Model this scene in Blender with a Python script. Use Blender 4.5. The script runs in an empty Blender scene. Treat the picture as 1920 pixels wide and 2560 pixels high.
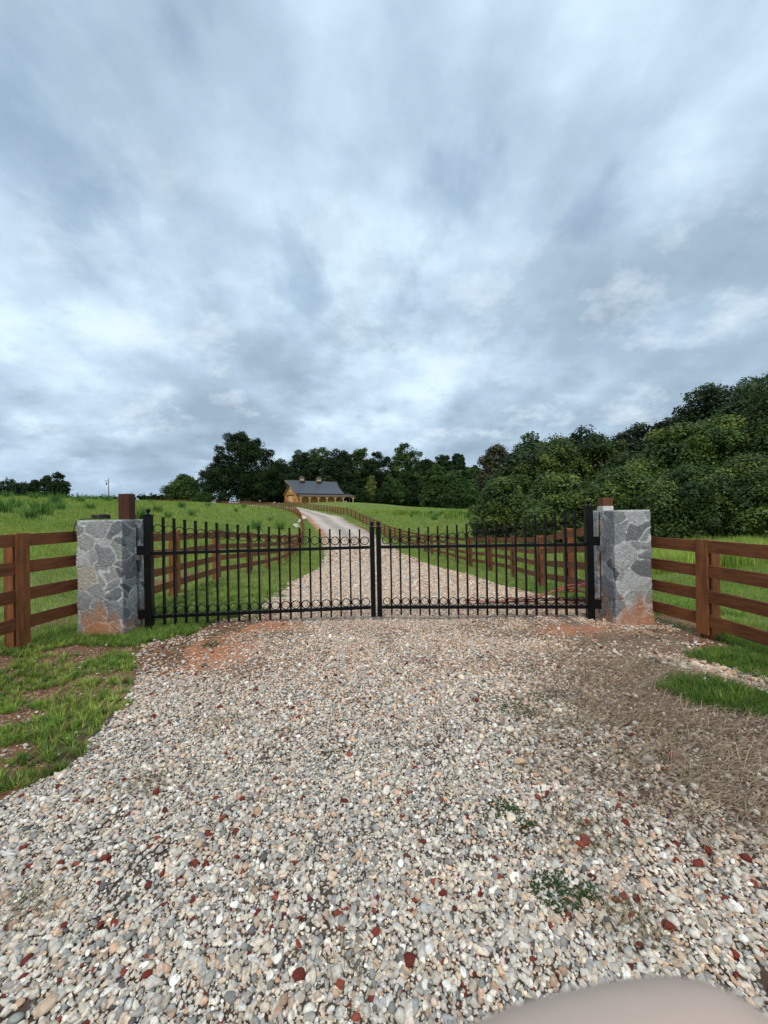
import bpy, math, random
import numpy as np
from mathutils import Matrix, Vector, Euler

random.seed(7)
RNG = np.random.default_rng(11)
COL = bpy.context.scene.collection
PI = math.pi
SC = bpy.context.scene

# ------------------------------------------------------------------ camera maths
EYE = 1.5
ROLL = -0.0192
PITCH = 0.0042
CAM_M = Matrix.Rotation(PI/2 + PITCH, 3, 'X') @ Matrix.Rotation(ROLL, 3, 'Z')

def ray(px, py):
    return CAM_M @ Vector(((px-960)/960, (1280-py)/960, -1))

def at(px, py, D):
    r = ray(px, py)
    s = D / r.y
    return Vector((r.x*s, D, EYE + r.z*s))

def hit0(px, py):
    r = ray(px, py)
    s = -EYE / r.z
    return (r.x*s, r.y*s)

def dpoly(pts):
    """outline on the level forecourt"""
    return [hit0(x*1.1573, y*1.1573) for x, y in pts]

# ------------------------------------------------------------------ terrain height
CP = [
 # forecourt
 (-6,-8,0),(0,-8,0),(6,-8,0),(-3,0,0),(0,0,0),(3,0,0),(-3,3,0),(0,3,0),(3,3,0),(-4.5,4.2,0.05),(-4,5.2,0.03),(-2,5.4,0),(0,5.4,0),(2,5.4,0),
 (3.3,5.2,0),(4.3,4.3,-.03),(4.3,2,-.03),(-4.3,2,.02),(-9,0,.3),(-9,5,.35),(9,0,-.2),(9,6,-.4),
 # left fence line
 (-4.48,9.26,-.18),(-4.46,11.5,-.32),(-4.43,13.6,-.48),(-4.73,16.2,-.65),(-5,18.8,-.81),(-5.9,25,-1.15),(-6.7,31,-1.35),(-8.4,40,-1.3),(-10.6,50,-.4),(-13,60,.5),
 (-16.5,72,1.75),(-20,80,2.35),(-24,90,3.0),(-34,110,3.95),(-47,130,5.2),(-60,145,6.1),
 # right fence line
 (4.23,10.75,-.58),(4.3,14.1,-.77),(3.9,16.3,-.93),(3.75,19.6,-1.12),(3.5,21.9,-1.19),(3.4,26.6,-1.43),(3.0,31,-1.5),(0,44,-1.1),(-3.6,61,.32),
 (-6.5,66,1.1),(-12.2,84,2.1),(-18,97,2.95),(-22,103,3.5),(-29,120,4.5),(-36,138,5.4),
 # drive
 (.3,8,-.2),(.2,12.5,-.6),(-.1,16,-.85),(-.5,20,-1.08),(-1.8,30,-1.45),(-3.5,42,-1.3),(-6,52,-.55),
 # left field
 (-8,10,.35),(-14,12,.9),(-10,18,.25),(-20,20,1.5),(-14,30,.45),(-30,30,2.7),(-16,45,1.0),(-30,45,3.0),(-45,45,4.2),(-25,62,3.0),(-40,62,3.9),(-62,62,5.2),
 (-34,80,4.0),(-50,82,4.8),(-80,82,6.4),(-50,105,5.4),(-90,110,7.0),(-70,130,6.1),(-120,140,8.2),(-66,148,6.7),(-80,152,7.2),(-100,158,7.7),(-100,60,7.0),(-60,20,4.5),(-100,0,6),
 # hilltop with barn
 (-30,152,6.4),(-16,160,6.6),(-45,165,6.9),(-8,140,5.7),(-2,120,4.1),(8,100,2.7),(8,160,3.9),(-20,185,6.3),(20,190,3.2),(30,150,1.9),(12,215,3.6),(-80,190,7.5),
 # right field
 (7,10,-.55),(12,14,-.55),(20,20,-.45),(9,22,-.95),(15,25,-.7),(26,32,-.1),(10,32,-1.15),(10,45,-.5),(20,45,.3),(12,60,.8),(5,70,1.0),(16,80,1.45),
 (30,62,.8),(30,100,1.4),(50,50,.6),(60,100,1.6),(40,20,0),(40,-5,0),(60,160,2),(100,60,2),
 # far away
 (0,300,7),(-150,300,7),(-300,200,7),(150,300,6),(300,200,5),(-300,0,6),(300,0,2),(0,-200,0),(-200,-200,0),(200,-200,0),(0,600,8),(-600,500,8),(600,500,8),
]
CP = np.array(CP, float)
def mq(r2): return -np.sqrt(r2 + 9.0)
_n = len(CP)
_d2 = ((CP[:, None, :2]-CP[None, :, :2])**2).sum(-1)
_A = np.zeros((_n+1, _n+1)); _A[:_n, :_n] = mq(_d2) + np.eye(_n)*-0.02
_A[:_n, _n] = 1; _A[_n, :_n] = 1
_w = np.linalg.solve(_A, np.append(CP[:, 2], 0))

def Z(x, y):
    x = np.atleast_1d(np.asarray(x, float)); y = np.atleast_1d(np.asarray(y, float))
    sh = x.shape; x = x.ravel(); y = y.ravel()
    out = np.empty(len(x))
    for i in range(0, len(x), 20000):
        d2 = (x[i:i+20000, None]-CP[None, :, 0])**2 + (y[i:i+20000, None]-CP[None, :, 1])**2
        out[i:i+20000] = mq(d2) @ _w[:_n] + _w[_n]
    bump = 0.012*np.sin(x*2.1+np.sin(y*1.7)*1.3)*np.cos(y*2.6+x*.6)
    far = np.clip((np.hypot(x, y)-6)/30, 0, 1)
    bump = bump*(1-far) + far*(0.05*np.sin(x*.37+1.3*np.sin(y*.23))*np.cos(y*.31))
    return (out+bump).reshape(sh)
def z1(x, y): return float(Z(x, y)[0])

def vnoise(x, y, s, seed=0):
    """cheap smooth value noise, 0..1"""
    x = np.asarray(x)/s; y = np.asarray(y)/s
    xi = np.floor(x).astype(int); yi = np.floor(y).astype(int)
    fx = x-xi; fy = y-yi; fx = fx*fx*(3-2*fx); fy = fy*fy*(3-2*fy)
    def h(a, b):
        n = (a*374761393 + b*668265263 + seed*974711) & 0x7fffffff
        n = ((n ^ (n >> 13))*1274126177) & 0x7fffffff
        return ((n ^ (n >> 16)) & 0xffff)/65535.0
    return (h(xi, yi)*(1-fx)+h(xi+1, yi)*fx)*(1-fy) + (h(xi, yi+1)*(1-fx)+h(xi+1, yi+1)*fx)*fy

def inpoly(x, y, poly):
    x = np.asarray(x); y = np.asarray(y); c = np.zeros(x.shape, bool)
    n = len(poly); j = n-1
    for i in range(n):
        xi, yi = poly[i]; xj, yj = poly[j]
        if yi != yj:
            c ^= ((yi > y) != (yj > y)) & (x < (xj-xi)*(y-yi)/(yj-yi)+xi)
        j = i
    return c

# ------------------------------------------------------------------ drive outline (left x, right x by distance y)
LE = np.array([(-1,-6),(.3,-4.6),(1.2,-3.2),(1.9,-2.35),(5.0,-2.3),(5.5,-1.9),(7.7,-2.15),(10.7,-2.5),(14.4,-2.5),(18.3,-2.9),(25.6,-3.8),(33,-5.0),(42,-6.7),(50,-8.7),(57,-10.8),(64,-13.2),(75,-16.7),(85,-19.8),(95,-23.6),(106,-29.5)])
RE = np.array([(-1,3.6),(1.2,3.6),(5.0,3.4),(5.6,3.3),(7,3.1),(9,3.0),(12.9,2.85),(16,2.4),(20.1,1.95),(31.6,.75),(45,-1.1),(52,-2.6),(60,-5.2),(69,-8.4),(80,-12.7),(90,-16.6),(99,-20.5),(112,-27)])
def drive_l(y): return np.interp(y, LE[:, 0], LE[:, 1])
def drive_r(y): return np.interp(y, RE[:, 0], RE[:, 1])

LV = dpoly([(-900,1760),(-200,1750),(0,1716),(60,1682),(130,1640),(190,1595),(240,1556),(275,1505),(302,1462),(290,1425),(320,1395),(400,1378),(450,1352),(520,1336),(160,1310),(-200,1310),(-900,1400)])
RP1 = dpoly([(1412,1492),(1450,1472),(1520,1470),(1600,1488),(1659,1508),(1800,1540),(1800,1600),(1659,1556),(1560,1540),(1470,1517)])
RP2 = dpoly([(1480,1424),(1520,1412),(1590,1408),(1659,1420),(1800,1440),(1800,1520),(1659,1478),(1600,1458),(1530,1440)])
CLAY = [(hit0(185,1636), .34, .2), (hit0(45,1790), .22, .14), (hit0(240,1698), .12, .06), (hit0(30,1880), .18, .06)]

def grass_mask(x, y):
    """1 where grass may grow"""
    n = vnoise(x, y, .22, 1)*.6 + vnoise(x, y, .08, 2)*.4
    xs = x + (n-.5)*.28; ys = y + (vnoise(x, y, .2, 5)-.5)*.2
    g = inpoly(xs, ys, LV)
    for (c, rx, ry) in CLAY:
        g &= ~(((xs-c[0])/rx)**2 + ((ys-c[1])/ry)**2 < 1)
    g |= inpoly(xs, ys, RP1) | inpoly(xs, ys, RP2)
    g |= (x < -3.95) | (x > 3.62+.25*(n-.5)+np.clip(2.6-y, 0, 3)*.3)
    beyond = y > 5.5
    db = (x < drive_l(y)+(n-.5)*.7-.1) | (x > drive_r(y)+(n-.5)*.6+.1)
    g = np.where(beyond, db, g)
    return g

# ------------------------------------------------------------------ helpers
def link(o, parent=None):
    COL.objects.link(o)
    if parent is not None:
        o.parent = parent
    return o

def origin_of(parent):
    v = Vector((0, 0, 0)); p = parent
    while p is not None:
        v += p.location; p = p.parent
    return v

def np_mesh(name, V, faces, mat, parent=None, col=None, smooth=False, matidx=None):
    """faces: list of (n,k) int arrays; V world coords"""
    V = np.asarray(V, np.float32)
    if parent is not None:
        V = V - np.array(origin_of(parent), np.float32)
    me = bpy.data.meshes.new(name)
    me.vertices.add(len(V)); me.vertices.foreach_set('co', V.ravel())
    starts = []; loops = []; off = 0
    for F in faces:
        F = np.asarray(F, np.int32)
        if len(F) == 0: continue
        k = F.shape[1]
        starts.append(np.arange(len(F), dtype=np.int32)*k + off); off += len(F)*k
        loops.append(F.ravel())
    loops = np.concatenate(loops); starts = np.concatenate(starts)
    me.loops.add(len(loops)); me.loops.foreach_set('vertex_index', loops)
    me.polygons.add(len(starts)); me.polygons.foreach_set('loop_start', starts)
    if smooth:
        me.polygons.foreach_set('use_smooth', np.ones(len(starts), bool))
    me.update(calc_edges=True)
    if col is not None:
        a = me.color_attributes.new('col', 'FLOAT_COLOR', 'POINT')
        c = np.ones((len(V), 4), np.float32); c[:, :3] = col
        a.data.foreach_set('color', c.ravel())
    if isinstance(mat, (list, tuple)):
        for m in mat: me.materials.append(m)
        if matidx is not None: me.polygons.foreach_set('material_index', np.asarray(matidx, np.int32))
    elif mat: me.materials.append(mat)
    o = bpy.data.objects.new(name, me)
    return link(o, parent)

class MB:
    """collects simple solids and links them as one mesh"""
    def __init__(s): s.v = []; s.f = []
    def add(s, vs, fs):
        n = len(s.v); s.v += [tuple(v) for v in vs]; s.f += [tuple(i+n for i in f) for f in fs]; return s
    def box(s, lo, hi, M=None):
        x0, y0, z0 = lo; x1, y1, z1_ = hi
        vs = [Vector(p) for p in ((x0,y0,z0),(x1,y0,z0),(x1,y1,z0),(x0,y1,z0),(x0,y0,z1_),(x1,y0,z1_),(x1,y1,z1_),(x0,y1,z1_))]
        if M is not None: vs = [M @ v for v in vs]
        return s.add(vs, [(0,3,2,1),(4,5,6,7),(0,1,5,4),(1,2,6,5),(2,3,7,6),(3,0,4,7)])
    def beam(s, a, b, w, h, up=(0, 0, 1)):
        """box from a to b, w sideways, h along up"""
        a = Vector(a); b = Vector(b); d = b-a; L = d.length; d.normalize()
        u = Vector(up); sd = d.cross(u).normalized(); u = sd.cross(d).normalized()
        vs = []
        for t in (a, b):
            for (i, j) in ((-1,-1),(1,-1),(1,1),(-1,1)):
                vs.append(t + sd*(i*w/2) + u*(j*h/2))
        return s.add(vs, [(0,3,2,1)[::-1],(4,5,6,7)[::-1],(0,1,5,4)[::-1],(1,2,6,5)[::-1],(2,3,7,6)[::-1],(3,0,4,7)[::-1]])
    def vboard(s, a, b, t, h):
        """plank from a to b (lower edge), vertical height h, thickness t, ends vertical"""
        a = Vector(a); b = Vector(b); d = Vector((b.x-a.x, b.y-a.y, 0)).normalized(); n = Vector((-d.y, d.x, 0))*t/2
        H = Vector((0, 0, h))
        return s.add([a-n, b-n, b+n, a+n, a-n+H, b-n+H, b+n+H, a+n+H], [(0,3,2,1)[::-1],(4,5,6,7)[::-1],(0,1,5,4)[::-1],(1,2,6,5)[::-1],(2,3,7,6)[::-1],(3,0,4,7)[::-1]])
    def tube(s, pts, r, n=8, cap=True):
        pts = [Vector(p) for p in pts]; N = len(pts)
        rs = r if isinstance(r, (list, tuple)) else [r]*N
        vs = []; prev = None
        for i, p in enumerate(pts):
            d = (pts[min(i+1, N-1)]-pts[max(i-1, 0)]).normalized()
            if prev is None:
                a = d.cross(Vector((0, 0, 1)) if abs(d.z) < .9 else Vector((1, 0, 0))).normalized()
            else:
                a = (prev - d*prev.dot(d)).normalized()
            prev = a; b = d.cross(a)
            for k in range(n):
                t = 2*PI*k/n
                vs.append(p + (a*math.cos(t)+b*math.sin(t))*rs[i])
        fs = []
        for i in range(N-1):
            for k in range(n):
                fs.append((i*n+k, i*n+(k+1) % n, (i+1)*n+(k+1) % n, (i+1)*n+k))
        if cap:
            fs.append(tuple(range(n))[::-1]); fs.append(tuple((N-1)*n+k for k in range(n)))
        return s.add(vs, fs)
    def lathe(s, prof, c, n=16, M=None):
        vs = []
        for (r, z) in prof:
            for k in range(n):
                v = Vector((r*math.cos(2*PI*k/n), r*math.sin(2*PI*k/n), z))
                if M is not None: v = M @ v
                vs.append(v + Vector(c))
        fs = []
        for i in range(len(prof)-1):
            for k in range(n):
                fs.append((i*n+k, i*n+(k+1) % n, (i+1)*n+(k+1) % n, (i+1)*n+k))
        fs.append(tuple(range(n))[::-1]); fs.append(tuple((len(prof)-1)*n+k for k in range(n)))
        return s.add(vs, fs)
    def torus(s, c, R, r, ax='y', n=26, m=6, depth=None):
        vs = []; dd = depth or r
        for i in range(n):
            t = 2*PI*i/n
            for j in range(m):
                q = 2*PI*j/m
                rr = R + r*math.cos(q); w = dd*math.sin(q)
                if ax == 'y': p = Vector((rr*math.cos(t), w, rr*math.sin(t)))
                else: p = Vector((rr*math.cos(t), rr*math.sin(t), w))
                vs.append(p+Vector(c))
        fs = [(i*m+j, ((i+1) % n)*m+j, ((i+1) % n)*m+(j+1) % m, i*m+(j+1) % m) for i in range(n) for j in range(m)]
        return s.add(vs, fs)
    def build(s, name, mat, parent=None, smooth=False, world=True, bevel=0):
        me = bpy.data.meshes.new(name)
        vs = s.v
        if parent is not None and world:
            o0 = origin_of(parent); vs = [(v[0]-o0.x, v[1]-o0.y, v[2]-o0.z) for v in vs]
        me.from_pydata(vs, [], s.f)
        me.materials.append(mat)
        if smooth: me.polygons.foreach_set('use_smooth', [True]*len(me.polygons))
        me.update()
        o = bpy.data.objects.new(name, me)
        if bevel:
            b = o.modifiers.new('bevel', 'BEVEL'); b.width = bevel; b.segments = 2; b.limit_method = 'ANGLE'
        return link(o, parent)

def tag(o, label=None, cat=None, group=None, kind=None):
    if label: o['label'] = label
    if cat: o['category'] = cat
    if group: o['group'] = group
    if kind: o['kind'] = kind
    return o

def empty(name, loc, rz=0, **kw):
    o = bpy.data.objects.new(name, None); o.empty_display_size = .2
    o.location = loc; o.rotation_euler = (0, 0, rz)
    link(o); tag(o, **kw); return o

def copy_tree(src, loc, scale=None, rz=0, label=None, group=None):
    r = src.copy(); COL.objects.link(r); r.location = loc; r.rotation_euler = (0, 0, rz)
    if scale is not None: r.scale = scale
    if label: r['label'] = label
    if group: r['group'] = group
    for ch in list(src.children):
        c = ch.copy(); COL.objects.link(c); c.parent = r
        for g in list(ch.children):
            d = g.copy(); COL.objects.link(d); d.parent = c
    return r

# ------------------------------------------------------------------ materials
def s2l(c): return tuple(((v/255)/12.92 if v/255 <= .04045 else ((v/255+.055)/1.055)**2.4) for v in c)

class NT:
    def __init__(s, name, world=False):
        if world:
            s.m = bpy.data.worlds.new(name)
        else:
            s.m = bpy.data.materials.new(name)
        s.m.use_nodes = True; s.t = s.m.node_tree; s.t.nodes.clear()
    def n(s, typ, ins=None, **props):
        nd = s.t.nodes.new(typ)
        for k, v in props.items(): setattr(nd, k, v)
        for k, v in (ins or {}).items():
            sock = nd.inputs[k]
            if isinstance(v, bpy.types.NodeSocket): s.t.links.new(v, sock)
            else: sock.default_value = v
        return nd
    def ramp(s, fac, stops, interp='LINEAR'):
        nd = s.n('ShaderNodeValToRGB', {'Fac': fac}); r = nd.color_ramp; r.interpolation = interp
        while len(r.elements) < len(stops): r.elements.new(.5)
        for e, (p, c) in zip(r.elements, stops):
            e.position = p; e.color = (*c, 1) if len(c) == 3 else c
        return nd.outputs['Color']
    def math(s, op, a, b=None, c=None, clamp=False):
        ins = {0: a}
        if b is not None: ins[1] = b
        if c is not None: ins[2] = c
        return s.n('ShaderNodeMath', ins, operation=op, use_clamp=clamp).outputs[0]
    def mix(s, fac, a, b, blend='MIX'):
        nd = s.n('ShaderNodeMix', data_type='RGBA', blend_type=blend)
        for i, v in ((0, fac), (6, a), (7, b)):
            if isinstance(v, bpy.types.NodeSocket): s.t.links.new(v, nd.inputs[i])
            else: nd.inputs[i].default_value = v if i == 0 else ((*v, 1) if len(v) == 3 else v)
        return nd.outputs[2]
    def noise(s, vec, scale, detail=4, rough=.55, dist=0, out='Fac'):
        ins = {'Scale': scale, 'Detail': detail, 'Roughness': rough, 'Distortion': dist}
        if vec is not None: ins['Vector'] = vec
        return s.n('ShaderNodeTexNoise', ins).outputs[out]
    def geo(s): return s.n('ShaderNodeNewGeometry').outputs['Position']
    def obj(s): return s.n('ShaderNodeTexCoord').outputs['Object']
    def map(s, vec, sc=(1, 1, 1), loc=(0, 0, 0), rot=(0, 0, 0)):
        return s.n('ShaderNodeMapping', {'Vector': vec, 'Scale': sc, 'Location': loc, 'Rotation': rot}).outputs[0]
    def bump(s, h, strength=.4, dist=.01):
        return s.n('ShaderNodeBump', {'Height': h, 'Strength': strength, 'Distance': dist}).outputs[0]
    def out(s, color, rough=.8, normal=None, metallic=0, spec=.3, trans=0):
        ins = {'Base Color': color if isinstance(color, bpy.types.NodeSocket) else (*color, 1), 'Roughness': rough, 'Metallic': metallic, 'Specular IOR Level': spec}
        if normal is not None: ins['Normal'] = normal
        b = s.n('ShaderNodeBsdfPrincipled', ins).outputs[0]
        if trans:
            tr = s.n('ShaderNodeBsdfTranslucent', {'Color': ins['Base Color']}).outputs[0]
            b = s.n('ShaderNodeMixShader', {0: trans, 1: b, 2: tr}).outputs[0]
        o = s.n('ShaderNodeOutputMaterial', {'Surface': b}); return s.m

def mat_vcol(name, rough=.8, trans=0, spec=.2, nscale=None, namp=.3, bump=0, bscale=60):
    t = NT(name); c = t.n('ShaderNodeAttribute', attribute_name='col').outputs['Color']
    nrm = None
    if nscale:
        f = t.noise(t.obj(), nscale, 4)
        g = t.ramp(f, [(.3, (1-namp,)*3), (.7, (1+namp*.5,)*3)])
        c = t.mix(1.0, c, g, 'MULTIPLY')
    if bump:
        nrm = t.bump(t.noise(t.obj(), bscale, 5, .6), bump, .01)
    return t.out(c, rough, nrm, spec=spec, trans=trans)

def mat_wood(name, base, dark, rough=.75, scale=6, axis='z', amt=1.25):
    t = NT(name); g = t.geo()
    sc = {'z': (14, 14, 1.2), 'xy': (2.0, 2.0, 30)}[axis]
    f = t.noise(t.map(g, sc), scale*.35, 6, .6, .6)
    f2 = t.noise(g, 1.3, 3)
    f3 = t.noise(g, 9, 4)
    c = t.mix(t.math('MULTIPLY', t.ramp(f, [(.35, (1, 1, 1)), (.62, (0, 0, 0))]), .75*amt), base, dark)
    c = t.mix(t.math('MULTIPLY', t.ramp(f2, [(.4, (0, 0, 0)), (.75, (1, 1, 1))]), .35*amt), c, tuple(min(1, v*1.7) for v in base))
    c = t.mix(t.math('MULTIPLY', t.ramp(f3, [(.55, (0, 0, 0)), (.75, (1, 1, 1))]), .3*amt), c, dark)
    return t.out(c, rough, t.bump(f, .35, .004), spec=.25)

M = {}
M['fence'] = mat_wood('fence_wood', (.225, .079, .029), (.078, .027, .011), axis='xy')
M['fence_post'] = mat_wood('fence_post_wood', (.26, .095, .034), (.092, .033, .013), axis='z')
M['timber'] = mat_wood('red_timber', (.085, .03, .02), (.025, .012, .009), axis='z')
M['timber_light'] = mat_wood('rust_timber', (.17, .06, .028), (.10, .035, .018), axis='z')
M['paint_white'] = mat_wood('bare_pale_timber', (.62, .60, .56), (.5, .47, .42), axis='z', amt=.4)
def _black():
    t = NT('black_gate_paint'); n = t.noise(t.geo(), 40, 3)
    r = t.n('ShaderNodeMapRange', {0: n, 1: .3, 2: .7, 3: .28, 4: .45}).outputs[0]
    c = t.mix(t.ramp(t.noise(t.geo(), 7, 5), [(.5, (0, 0, 0)), (.75, (1, 1, 1))]), (.003, .003, .0035), (.009, .0085, .008))
    return t.out(c, r, t.bump(n, .05, .002), spec=.25)
M['black'] = _black()
t = NT('galvanised'); M['steel'] = t.out(t.mix(t.noise(t.geo(), 30), (.12, .12, .125), (.35, .35, .36)), .45, metallic=.8)
M['stone'] = None
def _stone():
    t = NT('fieldstone_masonry')
    a = t.n('ShaderNodeAttribute', attribute_name='col')
    o = t.obj()
    f1 = t.noise(t.map(o, (6, 6, 9), rot=(.3, .5, .8)), 2.2, 9, .7, 2.0)
    f2 = t.noise(o, 60, 5, .65)
    w = t.noise(t.map(o, (3, 3, 22), rot=(.4, .35, .2)), 2.0, 5, .7, 1.6)
    c = t.mix(1.0, a.outputs['Color'], t.ramp(f1, [(.25, (.42, .42, .44)), (.42, (.85, .85, .86)), (.55, (1.05, 1.05, 1.05)), (.72, (1.5, 1.48, 1.44))]), 'MULTIPLY')
    c = t.mix(1.0, c, t.ramp(f2, [(.3, (.7, .7, .7)), (.7, (1.25, 1.25, 1.25))]), 'MULTIPLY')
    c = t.mix(t.math('MULTIPLY', t.ramp(w, [(.6, (0, 0, 0)), (.68, (1, 1, 1))]), .3), c, (.55, .54, .52))
    h = t.math('ADD', t.math('MULTIPLY', f1, 1.0), t.math('MULTIPLY', f2, .35))
    return t.out(c, .82, t.bump(h, .9, .018), spec=.3)
M['stone'] = _stone()
M['pebble'] = mat_vcol('pebble_stone', .7, nscale=90, namp=.32, bump=.35, bscale=140, spec=.3)
M['grass'] = mat_vcol('grass_blades', .6, trans=.38, spec=.2)
M['straw'] = mat_vcol('dead_grass', .85, spec=.1)
M['leaf_near'] = mat_vcol('leaves', .5, trans=.25, spec=.3)
M['leaf_far'] = mat_vcol('far_leaves', .75, trans=.15, spec=.1)
t = NT('bark'); f = t.noise(t.map(t.obj(), (8, 8, 1)), 3, 6)
M['bark'] = t.out(t.mix(f, (.03, .024, .018), (.11, .09, .07)), .9, t.bump(f, .6, .05))

# ground: clay soil, grass thatch
def _ground():
    t = NT('ground_soil'); g = t.geo()
    a = t.n('ShaderNodeAttribute', attribute_name='col').outputs['Color']
    sep = t.n('ShaderNodeSeparateColor', {0: a})
    nA = t.noise(g, 1.1, 6, .65); nB = t.noise(g, 9, 6, .7); nC = t.noise(g, .12, 5, .6); nD = t.noise(g, 55, 4, .7); nE = t.noise(g, .5, 5, .7)
    soil = t.mix(t.ramp(nB, [(.35, (0, 0, 0)), (.65, (1, 1, 1))]), (.11, .048, .025), (.26, .12, .065))
    soil = t.mix(t.ramp(nD, [(.55, (0, 0, 0)), (.7, (1, 1, 1))]), soil, (.36, .26, .19))
    gr = t.mix(t.ramp(nB, [(.3, (0, 0, 0)), (.7, (1, 1, 1))]), (.09, .14, .03), (.17, .23, .05))
    gr = t.mix(t.ramp(nC, [(.4, (0, 0, 0)), (.6, (1, 1, 1))]), gr, (.20, .23, .06))
    gr = t.mix(t.math('MULTIPLY', t.ramp(nE, [(.5, (0, 0, 0)), (.66, (1, 1, 1))]), .55), gr, (.09, .15, .04))
    gr = t.mix(t.math('MULTIPLY', t.ramp(nA, [(.62, (0, 0, 0)), (.75, (1, 1, 1))]), .3), gr, (.24, .20, .09))
    thr = t.math('ADD', sep.outputs['Green'], t.math('MULTIPLY', t.math('SUBTRACT', nA, .5), .9))
    fac = t.ramp(thr, [(.38, (0, 0, 0)), (.6, (1, 1, 1))])
    c = t.mix(fac, soil, gr)
    # small stones mixed in the soil
    v = t.n('ShaderNodeTexVoronoi', {'Vector': g, 'Scale': 38.0})
    st = t.ramp(v.outputs['Distance'], [(.25, (1, 1, 1)), (.4, (0, 0, 0))])
    sc = t.mix(t.n('ShaderNodeSeparateColor', {0: v.outputs['Color']}).outputs[0], (.3, .22, .17), (.55, .48, .41))
    c = t.mix(t.math('MULTIPLY', t.math('MULTIPLY', st, sep.outputs['Red']), .8), c, sc)
    h = t.math('ADD', nB, t.math('MULTIPLY', nD, .5))
    return t.out(c, .95, t.bump(h, .7, .03), spec=.1)
M['ground'] = _ground()

def _gravel():
    t = NT('gravel_bed'); g = t.geo()
    v = t.n('ShaderNodeTexVoronoi', {'Vector': g, 'Scale': 42.0, 'Randomness': 1.0})
    rnd = t.n('ShaderNodeSeparateColor', {0: v.outputs['Color']})
    c = t.ramp(rnd.outputs[0], [(0, (.22, .21, .2)), (.15, (.40, .38, .35)), (.3, (.55, .50, .44)), (.5, (.66, .62, .56)), (.65, (.52, .40, .31)), (.8, (.72, .69, .65)), (.93, (.62, .50, .42)), (1, (.27, .08, .05))], 'CONSTANT')
    big = t.noise(g, .55, 5, .6)
    warm = t.noise(g, 1.7, 6, .7)
    c = t.mix(t.math('MULTIPLY', t.ramp(warm, [(.4, (0, 0, 0)), (.7, (1, 1, 1))]), .4), c, (.46, .31, .22))
    c = t.mix(t.math('MULTIPLY', t.ramp(big, [(.5, (0, 0, 0)), (.68, (1, 1, 1))]), .5), c, (.30, .20, .14))
    edge = t.ramp(v.outputs['Distance'], [(.35, (1, 1, 1)), (.6, (.22, .17, .13))])
    yf = t.n('ShaderNodeMapRange', {0: t.n('ShaderNodeSeparateXYZ', {0: g}).outputs['Y'], 1: 8.0, 2: 25.0, 3: 1.0, 4: .45}).outputs[0]
    c = t.mix(yf, c, edge, 'MULTIPLY')
    # worn wheel tracks are paler
    a = t.n('ShaderNodeAttribute', attribute_name='col').outputs['Color']
    sep = t.n('ShaderNodeSeparateColor', {0: a})
    c = t.mix(t.math('MULTIPLY', sep.outputs['Blue'], .6), c, (.66, .56, .47))
    c = t.mix(t.math('MULTIPLY', t.math('MULTIPLY', sep.outputs['Red'], t.ramp(warm, [(.35, (0, 0, 0)), (.55, (1, 1, 1))])), .85), c, (.30, .15, .085))
    grn = t.math('MULTIPLY', sep.outputs['Green'], t.ramp(t.noise(g, 5, 5, .7), [(.5, (0, 0, 0)), (.62, (1, 1, 1))]))
    c = t.mix(grn, c, (.10, .13, .035))
    yy = t.n('ShaderNodeSeparateXYZ', {0: g}).outputs['Y']
    shaded_dirt = t.mix(t.noise(g, 30, 5, .7), (.035, .025, .019), (.12, .08, .055))  # brown dirt, its colour darkened to paint in shade between the stones
    brn = t.mix(t.noise(g, 26, 6, .75), (.13, .075, .045), (.34, .225, .15))
    shaded_dirt = t.mix(t.n('ShaderNodeMapRange', {0: yy, 1: 2.6, 2: 3.8, 3: 0.0, 4: .85}).outputs[0], shaded_dirt, brn)
    nr = t.n('ShaderNodeMapRange', {0: yy, 1: 3.0, 2: 9.0, 3: .9, 4: 0.0}).outputs[0]
    c = t.mix(nr, c, shaded_dirt)
    cl_ = t.mix(t.noise(g, 22, 6, .75), (.36, .125, .055), (.56, .25, .14))
    pst = t.n('ShaderNodeTexVoronoi', {'Vector': g, 'Scale': 70.0})
    cl_ = t.mix(t.math('MULTIPLY', t.ramp(pst.outputs['Distance'], [(.2, (1, 1, 1)), (.32, (0, 0, 0))]), t.ramp(t.noise(g, 12, 3), [(.45, (0, 0, 0)), (.6, (1, 1, 1))])), cl_, (.62, .48, .38))
    c = t.mix(t.ramp(t.math('MULTIPLY', sep.outputs['Red'], t.ramp(warm, [(.25, (.5, .5, .5)), (.6, (1, 1, 1))])), [(.3, (0, 0, 0)), (.6, (1, 1, 1))]), c, cl_)
    return t.out(c, .9, t.bump(v.outputs['Distance'], -1.0, .02), spec=.2)
M['gravel'] = _gravel()

# ------------------------------------------------------------------ ground sheet
def graded(lo, hi, fine, step, growth):
    a, b = fine; mid = list(np.arange(a, b+1e-6, step)); s = step; x = mid[-1]
    while x < hi: s = min(s*growth, 30); x += s; mid.append(x)
    s = step; x = mid[0]; pre = []
    while x > lo: s = min(s*growth, 30); x -= s; pre.append(x)
    return np.array(pre[::-1]+mid)
gx = graded(-900, 900, (-5, 5), .07, 1.035)
gy = graded(-60, 1200, (.4, 6.5), .07, 1.032)
X, Y = np.meshgrid(gx, gy)
ZZ = Z(X, Y)
nx, ny = len(gx), len(gy)
idx = np.arange(nx*ny).reshape(ny, nx)
F = np.stack([idx[:-1, :-1], idx[:-1, 1:], idx[1:, 1:], idx[1:, :-1]], -1).reshape(-1, 4)
gm = grass_mask(X, Y).astype(float)
dist = np.hypot(X, Y)
green = np.where(Y < 5.6, gm*.36, gm*np.clip(.6+dist/60, 0, 1))
green = np.where((X < -4.2) | (X > 4.6), np.clip(.62+dist/60, 0, 1), green)
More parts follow.
